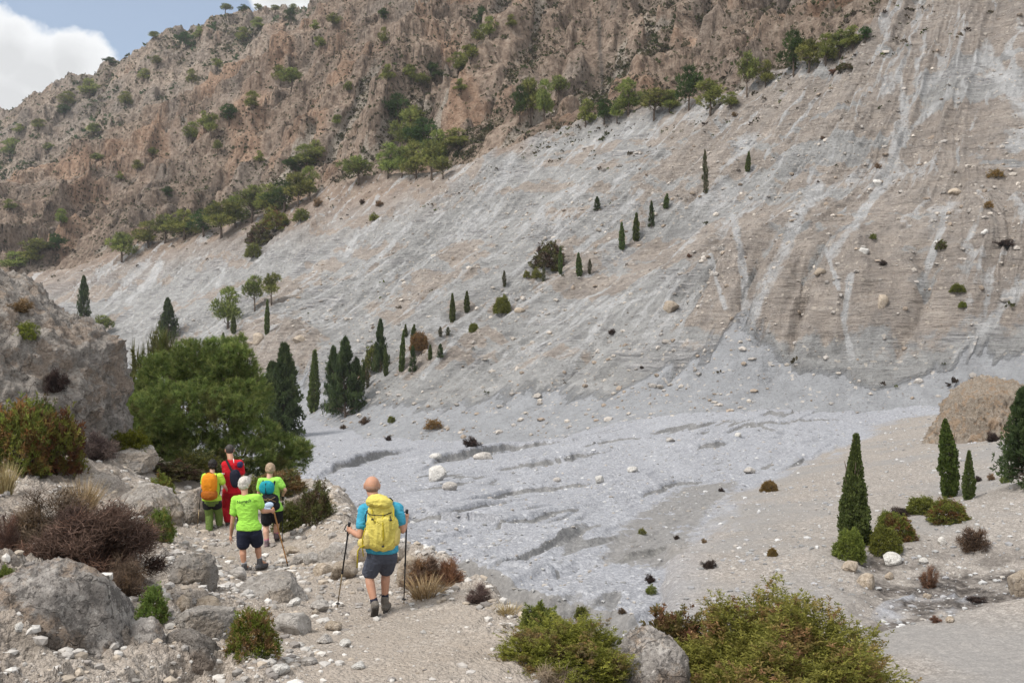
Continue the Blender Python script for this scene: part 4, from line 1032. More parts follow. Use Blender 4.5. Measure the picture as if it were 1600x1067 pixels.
# ------------------------------------------------------------------ people and what they carry
def caps(p0, p1, r0, r1, k=14, hemi=4, sq=1.0):
    """closed tapered capsule; sq squeezes it along its own second axis"""
    p0 = np.array(p0, float); p1 = np.array(p1, float); t = p1-p0; L = np.linalg.norm(t)+1e-9; t = t/L
    ref = np.array([0, 1.0, 0]) if abs(t[1]) < 0.9 else np.array([1.0, 0, 0])
    u = unit(np.cross(ref, t)); v = np.cross(t, u); a = np.arange(k)*2*math.pi/k
    rings = []
    for i in range(hemi): f = math.pi/2*(1-(i+0.5)/hemi); rings.append((p0-t*r0*math.sin(f), r0*math.cos(f)))
    for f in (0.0, 0.5, 1.0): rings.append((p0+t*L*f, r0+(r1-r0)*f))
    for i in range(hemi): f = math.pi/2*((i+0.5)/hemi); rings.append((p1+t*r1*math.sin(f), r1*math.cos(f)))
    V = np.concatenate([c+r*(np.cos(a)[:, None]*u+np.sin(a)[:, None]*v*sq) for c, r in rings])
    return ring_mesh(V, len(rings), k)

def ring_mesh(V, m, k):
    c0 = V[:k].mean(0); c1 = V[-k:].mean(0)
    T = []
    for i in range(m-1):
        for j in range(k):
            a, b, c, d = i*k+j, i*k+(j+1) % k, (i+1)*k+(j+1) % k, (i+1)*k+j
            T += [(a, b, c), (a, c, d)]
    n = len(V)
    T += [(j, n, (j+1) % k) for j in range(k)]+[((m-1)*k+j, (m-1)*k+(j+1) % k, n+1) for j in range(k)]
    return np.concatenate([V, [c0, c1]]), np.array([(a, b, c) for a, b, c in T])

def ell(c, r, rot=None, sub=3, e=1.0):
    V, Fc = _ICO[sub]; V = V.copy()
    if e != 1.0: V = np.sign(V)*np.abs(V)**e
    V = V*np.array(r, float)
    if rot is not None: V = V@np.array(Euler(rot).to_matrix()).T
    return V+np.array(c, float), Fc

def loft(rings, k=24):
    """rings: (centre, rx, ry) stacked upward"""
    a = np.arange(k)*2*math.pi/k
    V = np.concatenate([np.stack([c[0]+rx*np.cos(a), c[1]+ry*np.sin(a), np.full(k, c[2])], 1) for c, rx, ry in rings])
    return ring_mesh(V, len(rings), k)

def chain(pts, rs, **kw): return [caps(pts[i], pts[i+1], rs[i], rs[i+1], **kw) for i in range(len(pts)-1)]

def remesh(name, shapes, voxel, mat, smooth=4, wrinkle=0.0, wf=(14, 14, 9), seed=0, parent=None, disp=None):
    V = []; Fc = []; n = 0
    for v, f in shapes: V.append(v); Fc.append(np.asarray(f)+n); n += len(v)
    me = mesh_np(name+'_src', np.concatenate(V), np.concatenate(Fc))
    bm = bmesh.new(); bm.from_mesh(me); bmesh.ops.recalc_face_normals(bm, faces=bm.faces); bm.to_mesh(me); bm.free()
    ob = bpy.data.objects.new('tmp', me); COL.objects.link(ob)
    m = ob.modifiers.new('r', 'REMESH'); m.mode = 'VOXEL'; m.voxel_size = voxel
    if smooth:
        sm = ob.modifiers.new('s', 'SMOOTH'); sm.factor = 0.5; sm.iterations = smooth
    dg = bpy.context.evaluated_depsgraph_get()
    out = bpy.data.meshes.new_from_object(ob.evaluated_get(dg)); bpy.data.objects.remove(ob); bpy.data.meshes.remove(me)
    out.name = name
    nv = len(out.vertices); co = np.empty(nv*3, np.float32); out.vertices.foreach_get('co', co); co = co.reshape(-1, 3)
    no = np.empty(nv*3, np.float32); out.vertices.foreach_get('normal', no); no = no.reshape(-1, 3)
    if wrinkle:
        w = ridged(co[:, 0]*wf[0]+seed, co[:, 1]*wf[1], co[:, 2]*wf[2]+0.5*fbm(co[:, 0]*8, co[:, 1]*8, co[:, 2]*8, 2), 3)
        co = co+no*(w*wrinkle)[:, None]
    if disp is not None: co = disp(co, no)
    out.vertices.foreach_set('co', co.astype(np.float32).ravel())
    out.polygons.foreach_set('use_smooth', np.ones(len(out.polygons), bool))
    out.materials.clear(); out.materials.append(mat); out.update()
    return link(name, out, parent) if parent is not False else out

def cloth(name, col, rough=0.85, var=0.10):
    g = G(name, rough, 0.15); n = g.noise(g.obj, 7, 5, 0.6); w = g.noise(g.scale(g.obj, (14, 14, 26)), 1.0, 5, 0.6, 1.2); f = g.noise(g.obj, 240, 2)
    c = g.ramp(n, [(0.3, tuple(x*(1-var*1.6) for x in col)), (0.7, tuple(min(1, x*(1+var)) for x in col))])
    g.color(g.mix(g.ramp(g.noise(g.obj, 4, 4), [(0.55, 0.0), (0.8, 0.25)]), c, tuple(x*.75+.07 for x in col)))
    g.bump(g.math('ADD', w, g.math('MULTIPLY', f, 0.12)), 0.022, 0.8); return g.m
def _skin(name, col):
    g = G(name, 0.55, 0.35); n = g.noise(g.obj, 12, 4)
    g.color(g.ramp(n, [(0.3, tuple(c*0.86 for c in col)), (0.7, tuple(min(1, c*1.1) for c in col))]))
    g.b.inputs['Subsurface Weight'].default_value = 0.08; g.b.inputs['Subsurface Radius'].default_value = (0.012, 0.005, 0.003); return g.m
SKIN = _skin('tanned_skin', (.44, .235, .155)); SKIN2 = _skin('fair_skin', (.52, .31, .225))
BLACK = plain('black_plastic', (.018, .018, .020), 0.5); BLACKC = cloth('black_fabric', (.014, .014, .018))
BRONZE = plain('bronze_metal', (.28, .21, .12), 0.4, 0.5, 0.1, 30, 0.8); SOLE = plain('shoe_sole', (.05, .045, .04), 0.9)

def grip_fingers(h, axis, palm, side, s=1.0):
    """hand closed on a pole: h on the pole axis, palm = direction from the pole to the palm, side = +1/-1 handedness"""
    axis = unit(np.array(axis, float)); palm = unit(np.array(palm, float)-axis*np.dot(palm, axis)); w = np.cross(axis, palm)*side
    h = np.array(h, float); out = []
    R0 = 0.021*s
    out.append(ell(h+palm*0.026*s, (0.022*s, 0.022*s, 0.042*s), None)); out.append(caps(h+palm*0.028*s-axis*0.028*s, h+palm*0.028*s+axis*0.030*s, 0.019*s, 0.021*s))
    for i, (ln, rr) in enumerate([(1.0, .0088), (1.08, .0092), (1.0, .0088), (0.82, .0078)]):
        c = h+axis*(0.030-0.0195*i)*s; pts = []
        for t in np.linspace(0.15, 1.0, 5):
            an = t*ln*math.radians(255)
            pts.append(c+R0*(palm*math.cos(an)+w*math.sin(an))+palm*0.004)
        out += chain(pts, np.linspace(rr, rr*0.78, 5)*s, k=8, hemi=3)
    c = h+axis*0.034*s; pts = [h+palm*0.034*s+axis*0.012*s-w*0.014*s, c+palm*0.016*s-w*0.022*s, c-palm*0.006*s-w*0.021*s+axis*0.004*s, c-palm*0.020*s-w*0.006*s]
    out += chain(pts, np.array([.012, .0105, .0095, .008])*s, k=8, hemi=3)
    return out

def open_fingers(wrist, d, nrm, side, s=1.0, curl=0.5):
    """relaxed hanging hand: d = forearm direction, nrm = back of the hand"""
    d = unit(np.array(d, float)); nrm = unit(np.array(nrm, float)-d*np.dot(nrm, d)); w = np.cross(d, nrm)*side
    p = np.array(wrist, float); out = [ell(p+d*0.048*s, (0.03*s, 0.03*s, 0.03*s)), caps(p, p+d*0.085*s, 0.024*s, 0.026*s, sq=1.0)]
    out += [caps(p+d*0.03*s+w*(-0.022)*s, p+d*0.088*s+w*(-0.030)*s, 0.015*s, 0.0115*s), caps(p+d*0.03*s+w*0.022*s, p+d*0.088*s+w*0.030*s, 0.015*s, 0.0115*s)]
    for i, ln in enumerate([0.072, 0.082, 0.077, 0.060]):
        q = p+d*0.088*s+w*(-0.030+0.020*i)*s; dd = d.copy(); pts = [q]
        for j in range(3):
            an = curl*(0.25+0.45*j); e = unit(d*math.cos(an)-nrm*math.sin(an)+w*(-0.10+0.06*i)); pts.append(pts[-1]+e*ln*s*[.42, .32, .26][j])
        out += chain(pts, np.array([.0095, .009, .0082, .007])*s, k=8, hemi=3)
    q = p+d*0.030*s-w*0.028*s
    out += chain([q, q+unit(d*.7-w*.6-nrm*.3)*0.036*s, q+unit(d*.8-w*.45-nrm*.4)*0.066*s, q+unit(d*.9-w*.3-nrm*.5)*0.088*s], np.array([.013, .0108, .0095, .008])*s, k=8, hemi=3)
    return out

def head_shapes(c, r, turn=0.0, tilt=(0, 0)):
    """c: head centre, r: half height of the skull; faces +y, turned about z"""
    M = np.array(Euler((tilt[0], tilt[1], turn)).to_matrix()); c = np.array(c, float)
    def e(o, rad): v, f = ell((0, 0, 0), np.array(rad)*r, None, 3); return (v+np.array(o)*r)@M.T+c, f
    S = [e((0, -.08, .10), (.75, .87, .85)), e((0, .12, -.35), (.55, .60, .58)), e((0, .34, -.66), (.34, .30, .26)),
         e((0, .70, -.12), (.11, .22, .12)), e((0, .66, .06), (.09, .14, .22)), e((0, .60, .22), (.44, .18, .10)),
         e((.30, .52, -.18), (.20, .18, .18)), e((-.30, .52, -.18), (.20, .18, .18)), e((0, .60, -.46), (.22, .10, .06)), e((0, .58, -.56), (.20, .11, .06)),
         e((.76, -.04, -.06), (.08, .19, .31)), e((-.76, -.04, -.06), (.08, .19, .31)), e((.80, -.14, .04), (.055, .10, .21)), e((-.80, -.14, .04), (.055, .10, .21))]
    return S, M

class Person:
    """joints are read from the photograph at the person's own distance, then everything is built in metres"""
    def __init__(s, px, py, d, dz=0.0):
        s.px, s.py, s.d = px, py, d; s.m = d/F
        s.x = (px-CX)*s.m; s.z = float(GROUND.height(s.x, d))+dz
    def j(s, px, py, y=0.0): return np.array([(px-s.px)*s.m, y, (s.py-py)*s.m])
    def world(s, p): return np.array(p)+np.array([s.x, s.d, s.z])

def build_person(p, J, skin, label, fem=False, hr=0.117, turn=0.0, tilt=(0, 0), sh_w=None, hands=None, vox=0.0065):
    sh = []
    hs, M = head_shapes(J['head'], hr, turn, tilt); sh += hs
    nk = J['neck']; sh.append(caps(nk+[0, 0, -.03], J['head']+np.array([0, -.02, -.05]), (.070 if not fem else .056), (.066 if not fem else .053)))
    t = 0.9 if fem else 1.0
    sh.append(loft([(J['pelvis']+[0, 0, -.06], .12*t, .09), (J['pelvis'], .165, .115), (J['waist'], .14*t, .10), (J['chest'], .17*t, .115), (J['chest']+(J['neck']-J['chest'])*.6, .165*t, .10), (J['neck']+[0, 0, -.02], .07, .06)]))
    arm = np.array([.052, .040, .027])*(0.88 if fem else 1.0)
    for sd in 'LR':
        sh.append(caps(J['chest']+(J['neck']-J['chest'])*.55, J['sh'+sd], .075*t, .060*t))
        e, h = J['el'+sd], J['ha'+sd]; m_ = J['sh'+sd]*.45+e*.55
        sh += chain([J['sh'+sd], m_, e], [arm[0]*1.12, arm[0], arm[1]])
        fa = e+(h-e)*.35; sh += chain([e, fa, h], [arm[1], arm[1]*1.05, arm[2]])
        lk = J['kn'+sd]; an = J['an'+sd]; hp = J['hip'+sd]
        sh += chain([hp, hp*.5+lk*.5, lk], [.088, .076, .054])
        cf = lk+(an-lk)*.33+np.array([0, -.018, 0]); sh += chain([lk, cf, an], [.052, .057, .036])
        sh += chain([an, J['toe'+sd]], [.034, .03])
    for k in hands: sh += k
    b = remesh('person', sh, vox, skin, 3)
    b.location = (p.x, p.d, p.z); tag(b, label, 'person', None)
    # eyes
    for sx in (-1, 1):
        v, f = ell((0, 0, 0), (.10*hr,)*3, None, 2); v = (v+np.array([sx*.30, .60, .04])*hr)@M.T+J['head']
        link('eye', mesh_np('eye', v, f, BLACK), b)
    return b, M

def shirt(b, J, mat, fem=False, hem=None, slv=0.55, fit=1.0, wr=0.006, seed=1, name='shirt', long=False):
    t = (0.9 if fem else 1.0)*fit; hem = J['pelvis'] if hem is None else hem
    S = [loft([(hem+[0, 0, -.05], .150*fit, .125), (hem+[0, 0, -.035], .200*fit, .158), (hem+[0, 0, .02], .196*fit, .152), (J['waist'], .162*t, .130), (J['chest'], .195*t, .140), (J['chest']+(J['neck']-J['chest'])*.55, .190*t, .122), (J['neck']+[0, 0, -.035], .085, .075), (J['neck']+[0, 0, -.01], .062, .062)])]
    for sd in 'LR':
        S.append(caps(J['chest']+(J['neck']-J['chest'])*.6, J['sh'+sd], .088*t, .078*t))
        e = J['sh'+sd]+(J['el'+sd]-J['sh'+sd])*slv; S.append(caps(J['sh'+sd], e, .078*t, .070*t, hemi=2))
    return remesh(name, S, 0.009, mat, 4, wr, (7, 7, 16), seed, b)

def legs_cloth(b, J, mat, frac=0.8, r=(.112, .095, .088), name='shorts', wr=0.005, seed=2, to_ankle=False):
    S = [loft([(J['pelvis']+[0, 0, -.10], .13, .11), (J['pelvis']+[0, 0, -.03], .188, .142), (J['pelvis']+[0, 0, .05], .186, .140), (J['waist']*.6+J['pelvis']*.4+[0, 0, .03], .165, .128)])]
    for sd in 'LR':
        hp, kn, an = J['hip'+sd], J['kn'+sd], J['an'+sd]
        if to_ankle: S += chain([hp, hp*.5+kn*.5, kn, kn*.5+an*.5, an+[0, 0, .01]], [r[0], r[1]*1.02, r[1]*.88, r[2]*.9, r[2]*.82])
        else:
            e = hp+(kn-hp)*frac; S += [caps(hp, e, r[0], r[1], hemi=2)]
    return remesh(name, S, 0.009, mat, 4, wr, (9, 9, 14), seed, b)

def shoes(b, J, mat, sock=None, s=1.0, high=True):
    for sd in 'LR':
        a, t = J['an'+sd], J['toe'+sd]; d = unit(t-a); heel = a+np.array([0, -.035, -.055]) if 'heel'+sd not in J else J['heel'+sd]
        ball = t*.82+heel*.18
        S = [caps(heel+[0, .012, .01], ball, .040*s, .043*s), caps(ball, t, .043*s, .034*s), caps(a+[0, 0, -.015], heel*.5+ball*.5+[0, 0, .015], .046*s, .040*s), caps(a+[0, -.004, .02], a+[0, -.004, -.03], .046*s, .046*s)]
        o = remesh('boot', S, 0.008, mat, 3, 0.003, (30, 30, 30), 5, b)
        n = unit(np.cross(unit(t-heel), np.array([1.0, 0, 0]))); n = n*np.sign(n[2])
        so = [caps(heel-n*.032*s, ball-n*.034*s, .040*s, .045*s, sq=.45), caps(ball-n*.034*s, t-n*.028*s, .045*s, .036*s, sq=.45)]
        remesh('sole', so, 0.008, SOLE, 2, 0, parent=o)
        if sock is not None:
            u = unit(J['kn'+sd]-a); remesh('sock', [caps(a, a+u*.075, .043, .047)], 0.008, sock, 2, 0.003, (40, 40, 60), 3, b)

def hair(b, J, M, hr, col, kind='short', seed=0):
    m = mat_hair(kind+'_hair', col); c = np.array(J['head'])
    def e(o, rad, k=3): v, f = ell((0, 0, 0), np.array(rad)*hr, None, k); return (v+np.array(o)*hr)@M.T+c, f
    S = [e((0, -.18, .22), (.80, .88, .90)), e((0, -.42, -.18), (.70, .56, .62)), e((0, .25, .70), (.55, .55, .36))]
    if kind == 'bun': S += [e((.02, -.98, -.05), (.24, .20, .28)), e((0, -.62, -.30), (.5, .42, .40))]
    if kind == 'crop': S = [e((0, -.14, .19), (.745, .855, .90)), e((0, -.34, -.14), (.66, .60, .56))]
    if kind == 'shaved': S = [e((0, -.30, -.22), (.70, .66, .50))]
    f = 26 if kind != 'crop' else 60; amp = {'short': .020, 'bun': .006, 'crop': .003, 'shaved': .001}[kind]
    def dsp(co, no):
        w = ridged(co[:, 0]*f+seed, co[:, 1]*f, co[:, 2]*f*0.45, 3); return co+no*(amp*w)[:, None]
    return remesh('hair', S, 0.007, m, 2, 0, seed=seed, parent=b, disp=dsp)

def mat_hair(name, col):
    g = G(name, 0.6, 0.3); n = g.noise(g.scale(g.obj, (60, 60, 14)), 1.0, 4, .7)
    g.color(g.ramp(n, [(0.3, tuple(c*.55 for c in col)), (0.7, tuple(min(1, c*1.15) for c in col))])); g.bump(n, 0.004, 1); return g.m

def pole(top, tip, label, grip=True, up=BLACK, low=BRONZE, split=0.42, hand=None, wood=False):
    top = np.array(top, float); tip = np.array(tip, float); u = unit(top-tip)
    name = 'walking_stick' if wood else 'trekking_pole'
    r = empty(name, tuple(tip)); tag(r, label, 'stick' if wood else 'trekking pole')
    L = np.linalg.norm(top-tip); t = top-tip
    def part(nm, pts, rad, m, k=8, parent=r):
        b_ = Buf(); b_.tube(np.array(pts), np.array(rad), k); return link(nm, b_.mesh(nm, m, True), parent)
    if wood:
        part('shaft', [t*f+np.array([.002*math.sin(f*9), 0, 0]) for f in np.linspace(0.03, 1, 9)], np.linspace(.011, .014, 9), WOOD)
        part('tip', [t*0, t*.02, t*.05], [.006, .011, .0125], BLACK); return r
    part('shaft', [t*split, t*.97], [.0105, .0105], up)
    part('lower_section', [t*.03, t*(split+.01)], [.0072, .0085], low)
    part('clamp', [t*(split-.012), t*(split+.016)], [.0145, .0145], BLACK)
    part('tip', [t*0, t*.012, t*.035], [.003, .006, .008], BRONZE)
    part('basket', [t*.045, t*.05, t*.056], [.012, .028, .012], BLACK, 12)
    part('grip', [t-u*.17, t-u*.13, t-u*.08, t-u*.03, t, t+u*.012], [.014, .0165, .0145, .0165, .021, .012], BLACK, 10)
    side = unit(np.cross(u, np.array([0, 1.0, 0.2])))
    part('strap', [t-u*.015, t-u*.03+side*.035, t-u*.09+side*.05, t-u*.12+side*.03, t-u*.10+side*.014], [.005, .008, .008, .008, .005], BLACK, 6)
    return r
WOOD = plain('varnished_wood', (.33, .16, .05), 0.5, 0.4, 0.25, 25)

def strap(b, pts, w, mat, nm='strap', th=.006):
    """flat webbing that follows a line of points"""
    pts = [np.array(q, float) for q in pts]
    bb = Buf(); bb.tube(np.array(pts), np.full(len(pts), w), 8)
    o = link(nm, bb.mesh(nm, mat, True), b); return o

# ================================================================= man with the yellow pack
def man_yellow():
    p = Person(590, 962, 12.2); j = p.j
    J = dict(head=j(578, 763.5, .17), neck=j(586, 788, .08), chest=j(594, 815, .06), waist=j(597, 847, .02), pelvis=j(597, 868, 0),
             shL=j(568, 800, .08), elL=j(563, 838, -.02), haL=j(541, 833, .17), shR=j(619, 798, .08), elR=j(629, 830, .0), haR=j(632, 815, .26),
             hipL=j(587, 875, 0), hipR=j(606, 872, .02), knL=j(575, 901, .06), knR=j(600, 899, .18), anL=j(588, 944, -.12), anR=j(599, 944, .14),
             toeL=j(585, 963, -.02), toeR=j(602, 957, .32), heelL=j(590, 943, -.17), heelR=j(599, 956, .10))
    tipL = np.array(spot(527, 949, [GROUND])); tipR = np.array(spot(631, 943, [GROUND]))
    off = np.array([p.x, p.d, p.z]); hL, hR = J['haL'], J['haR']
    topL = hL+unit(hL+off-tipL)*.09; topR = hR+unit(hR+off-tipR)*.09
    wl = J['haL']-J['elL']; wr_ = J['haR']-J['elR']
    hands = [grip_fingers(hL, topL+off-tipL, -wl+np.array([.06, 0, 0]), 1, 1.05), grip_fingers(hR, topR+off-tipR, -wr_+np.array([-.03, 0, 0]), -1, 1.05)]
    b, M = build_person(p, J, SKIN, 'bald man with a yellow pack, turquoise shirt and grey shorts, nearest walker', hr=.125, turn=.25, tilt=(-.12, 0.05), hands=hands)
    hair(b, J, M, .1235, (.30, .175, .125), 'shaved', 4)
    shirt(b, J, cloth('turquoise_shirt', (.055, .32, .47)), slv=.60, hem=J['pelvis']+np.array([0, 0, .075]), seed=3, wr=.011)
    legs_cloth(b, J, cloth('slate_shorts', (.070, .078, .105)), 0.80, (.118, .100, .09), seed=5)
    shoes(b, J, plain('grey_boot', (.13, .115, .10), .8, .3, .3, 40), cloth('navy_socks', (.022, .024, .04)), 1.08)
    pole(topL+off, tipL, 'black and bronze trekking pole in the left hand of the man with the yellow pack')
    pole(topR+off, tipR, 'all black trekking pole in the right hand of the man with the yellow pack', low=BLACK)
    # backpack
    Y = cloth('yellow_pack_fabric', (.62, .53, .125), .7, .10); Y2 = cloth('pale_yellow_fabric', (.56, .46, .15), .7, .1); Y3 = cloth('mustard_webbing', (.45, .36, .03))
    r = empty('backpack', tuple(off)); tag(r, 'large yellow hiking backpack with a top lid, worn by the bald man', 'backpack')
    c = j(600, 815, -.17)
    def wdisp(a, f=(11, 11, 5)): return a
    main = remesh('main_bag', [ell(j(600, 828, -.20), (.185, .125, .215), (0.04, .05, 0), 4, .62), ell(j(598, 802, -.18), (.150, .115, .16), (0.02, .07, 0), 4, .7)], .010, Y, 3, .020, (9, 9, 7), 4, r)
    remesh('lid', [ell(j(596, 783, -.19), (.150, .145, .062), (-.22, .14, 0), 4, .62), ell(j(594, 778, -.15), (.12, .11, .05), (-.15, .1, 0), 3)], .009, Y, 2, .016, (9, 9, 18), 6, r)
    remesh('front_pocket', [ell(j(603, 822, -.305), (.090, .045, .165), (0.03, .10, 0), 4, .6)], .008, Y, 2, .015, (16, 16, 5), 8, r)
    remesh('side_pocket', [ell(j(580, 836, -.24), (.05, .075, .11), (0, .05, .1), 3, .7)], .008, Y2, 2, .008, (14, 14, 9), 9, r)
    remesh('side_pocket', [ell(j(622, 834, -.22), (.045, .075, .11), (0, .05, -.1), 3, .7)], .008, Y2, 2, .008, (14, 14, 9), 10, r)
    remesh('hip_pouch', [ell(j(572, 848, -.10), (.085, .07, .055), (0, .25, .3), 3, .75)], .008, Y2, 2, .007, (16, 16, 12), 11, r)
    strap(r, [j(580, 846, -.20), j(566, 852, -.16), j(562, 858, -.15), j(561, 884, -.15)], .010, Y3)
    strap(r, [j(574, 822, -.16), j(570, 838, -.18), j(569, 850, -.17), j(571, 866, -.17)], .007, Y3)
    strap(r, [j(604, 796, -.33), j(604, 812, -.355), j(605, 832, -.355), j(604, 846, -.30)], .010, Y3)
    strap(r, [j(586, 790, -.30), j(588, 806, -.335), j(602, 812, -.352)], .006, Y3)
    strap(r, [j(619, 790, -.28), j(620, 806, -.30), j(608, 812, -.35)], .006, Y3)
    strap(r, [j(577, 795, -.25), j(583, 798, -.32), j(594, 799, -.345), j(606, 799, -.34), j(616, 796, -.28)], .006, BLACKC, 'lid_seam')
    strap(r, [j(614, 800, -.30), j(619, 822, -.29), j(617, 842, -.28)], .005, BLACKC, 'side_strap')
    for bx, by in ((588, 805), (616, 806), (604, 846)):
        v, f = ell(j(bx, by, -.345), (.016, .008, .012), None, 2, .6); link('buckle', mesh_np('buckle', v, f, BLACK), r)
    for sx in (-1, 1):
        strap(r, [j(594+sx*14, 790, -.08), j(594+sx*15, 781, .02), j(594+sx*16, 786, .13), j(594+sx*17, 802, .20), j(594+sx*19, 825, .17), j(594+sx*21, 843, .02)], .018, BLACKC, 'shoulder_strap')
    strap(r, [j(578, 792, -.06), j(572, 806, -.08), j(575, 822, -.12)], .006, BLACKC)
man_yellow()

# ================================================================= white-haired woman
def woman_white():
    p = Person(389, 896, 16.7); j = p.j
    J = dict(head=j(380, 763, .10), neck=j(382, 779, .02), chest=j(385, 796, .02), waist=j(388, 817, .0), pelvis=j(389, 833, 0),
             shL=j(368, 787, .02), elL=j(363, 822, .0), haL=j(359.5, 842, .06), shR=j(402, 784, .02), elR=j(410, 805, .04), haR=j(423, 806, .20),
             hipL=j(381, 838, 0), hipR=j(398, 838, 0), knL=j(379, 862, .02), knR=j(399, 860, .16), anL=j(382, 889, -.02), anR=j(403, 884, .12),
             toeL=j(384, 896, .16), toeR=j(411, 892, .24), heelL=j(381, 896, -.06), heelR=j(401, 893, .04))
    off = np.array([p.x, p.d, p.z]); tip = np.array(spot(450, 885, [GROUND])); h = J['haR']; top = h+unit(h+off-tip)*.06
    hands = [open_fingers(J['haL'], J['haL']-J['elL'], (-1, -.4, 0), 1, .95), grip_fingers(h, top+off-tip, J['elR']-h, -1, .95)]
    b, M = build_person(p, J, SKIN, 'white-haired woman in a lime green shirt and navy shorts, without a pack', True, .113, -.25, (-.2, 0.06), hands=hands)
    hair(b, J, M, .113, (.58, .55, .50), 'short', 2)
    sh_ = shirt(b, J, cloth('lime_shirt', (.32, .66, .085)), True, J['pelvis']+np.array([0, 0, .05]), .55, 1.06, .012, 7)
    legs_cloth(b, J, cloth('navy_shorts', (.018, .022, .042)), .72, (.122, .108, .09), seed=8)
    shoes(b, J, plain('black_grey_shoe', (.07, .07, .075), .8, .3, .5, 60), cloth('white_socks', (.45, .45, .47)), 1.0)
    pole(top+off, tip, 'orange-brown wooden walking stick held by the white-haired woman', wood=True)
    # printed lettering on the back of the shirt, laid on the cloth
    ink = plain('black_print', (.012, .02, .012), .9)
    def lay(me, o, w, rot, c):
        nv = len(me.vertices); co = np.empty(nv*3, np.float32); me.vertices.foreach_get('co', co); co = co.reshape(-1, 3)
        mn, mx_ = co.min(0), co.max(0); k = w/(mx_[0]-mn[0]); q = (co-(mn+mx_)/2)*k
        ca, sa = math.cos(rot), math.sin(rot)
        X = c[0]+q[:, 0]*ca-q[:, 1]*sa; Z = c[2]+q[:, 0]*sa+q[:, 1]*ca; out = []
        for x, z in zip(X, Z):
            ok, hit, nr, _ = sh_.ray_cast(Vector((x, -1, z)), Vector((0, 1, 0)))
            out.append((x, (hit.y if ok else c[1])-.004, z))
        me.vertices.foreach_set('co', np.array(out, np.float32).ravel()); me.update()
        me.materials.clear(); me.materials.append(ink); return link('print', me, sh_)
    bpy.context.view_layer.update()
    def text(body, bold=.02):
        cu = bpy.data.curves.new('t', 'FONT'); cu.body = body; cu.offset = bold*.5; cu.resolution_u = 3
        ob = bpy.data.objects.new('t', cu); COL.objects.link(ob); dg = bpy.context.evaluated_depsgraph_get()
        me = bpy.data.meshes.new_from_object(ob.evaluated_get(dg)); bpy.data.objects.remove(ob); bpy.data.curves.remove(cu)
        bm = bmesh.new(); bm.from_mesh(me); bmesh.ops.triangulate(bm, faces=bm.faces)
        bmesh.ops.subdivide_edges(bm, edges=[e for e in bm.edges if e.calc_length() > .15], cuts=1); bm.to_mesh(me); bm.free(); return me
    lay(text('Nomads', .03), sh_, .235, .13, j(383.5, 787, -.12))
    def bar(n, w, h):
        V = []; Q = []
        for i in range(n): V += [(i*w/n, 0, 0), ((i+.72)*w/n, 0, 0), ((i+.72)*w/n, h, 0), (i*w/n, h, 0)]; Q.append([4*i, 4*i+1, 4*i+2, 4*i+3])
        return mesh_np('print', V, np.array(Q), ink)
    lay(bar(9, 1, .06), sh_, .105, .13, j(384.0, 790.6, -.12)); lay(bar(2, 1, .35), sh_, .028, .1, j(384.2, 793, -.12))
woman_white()

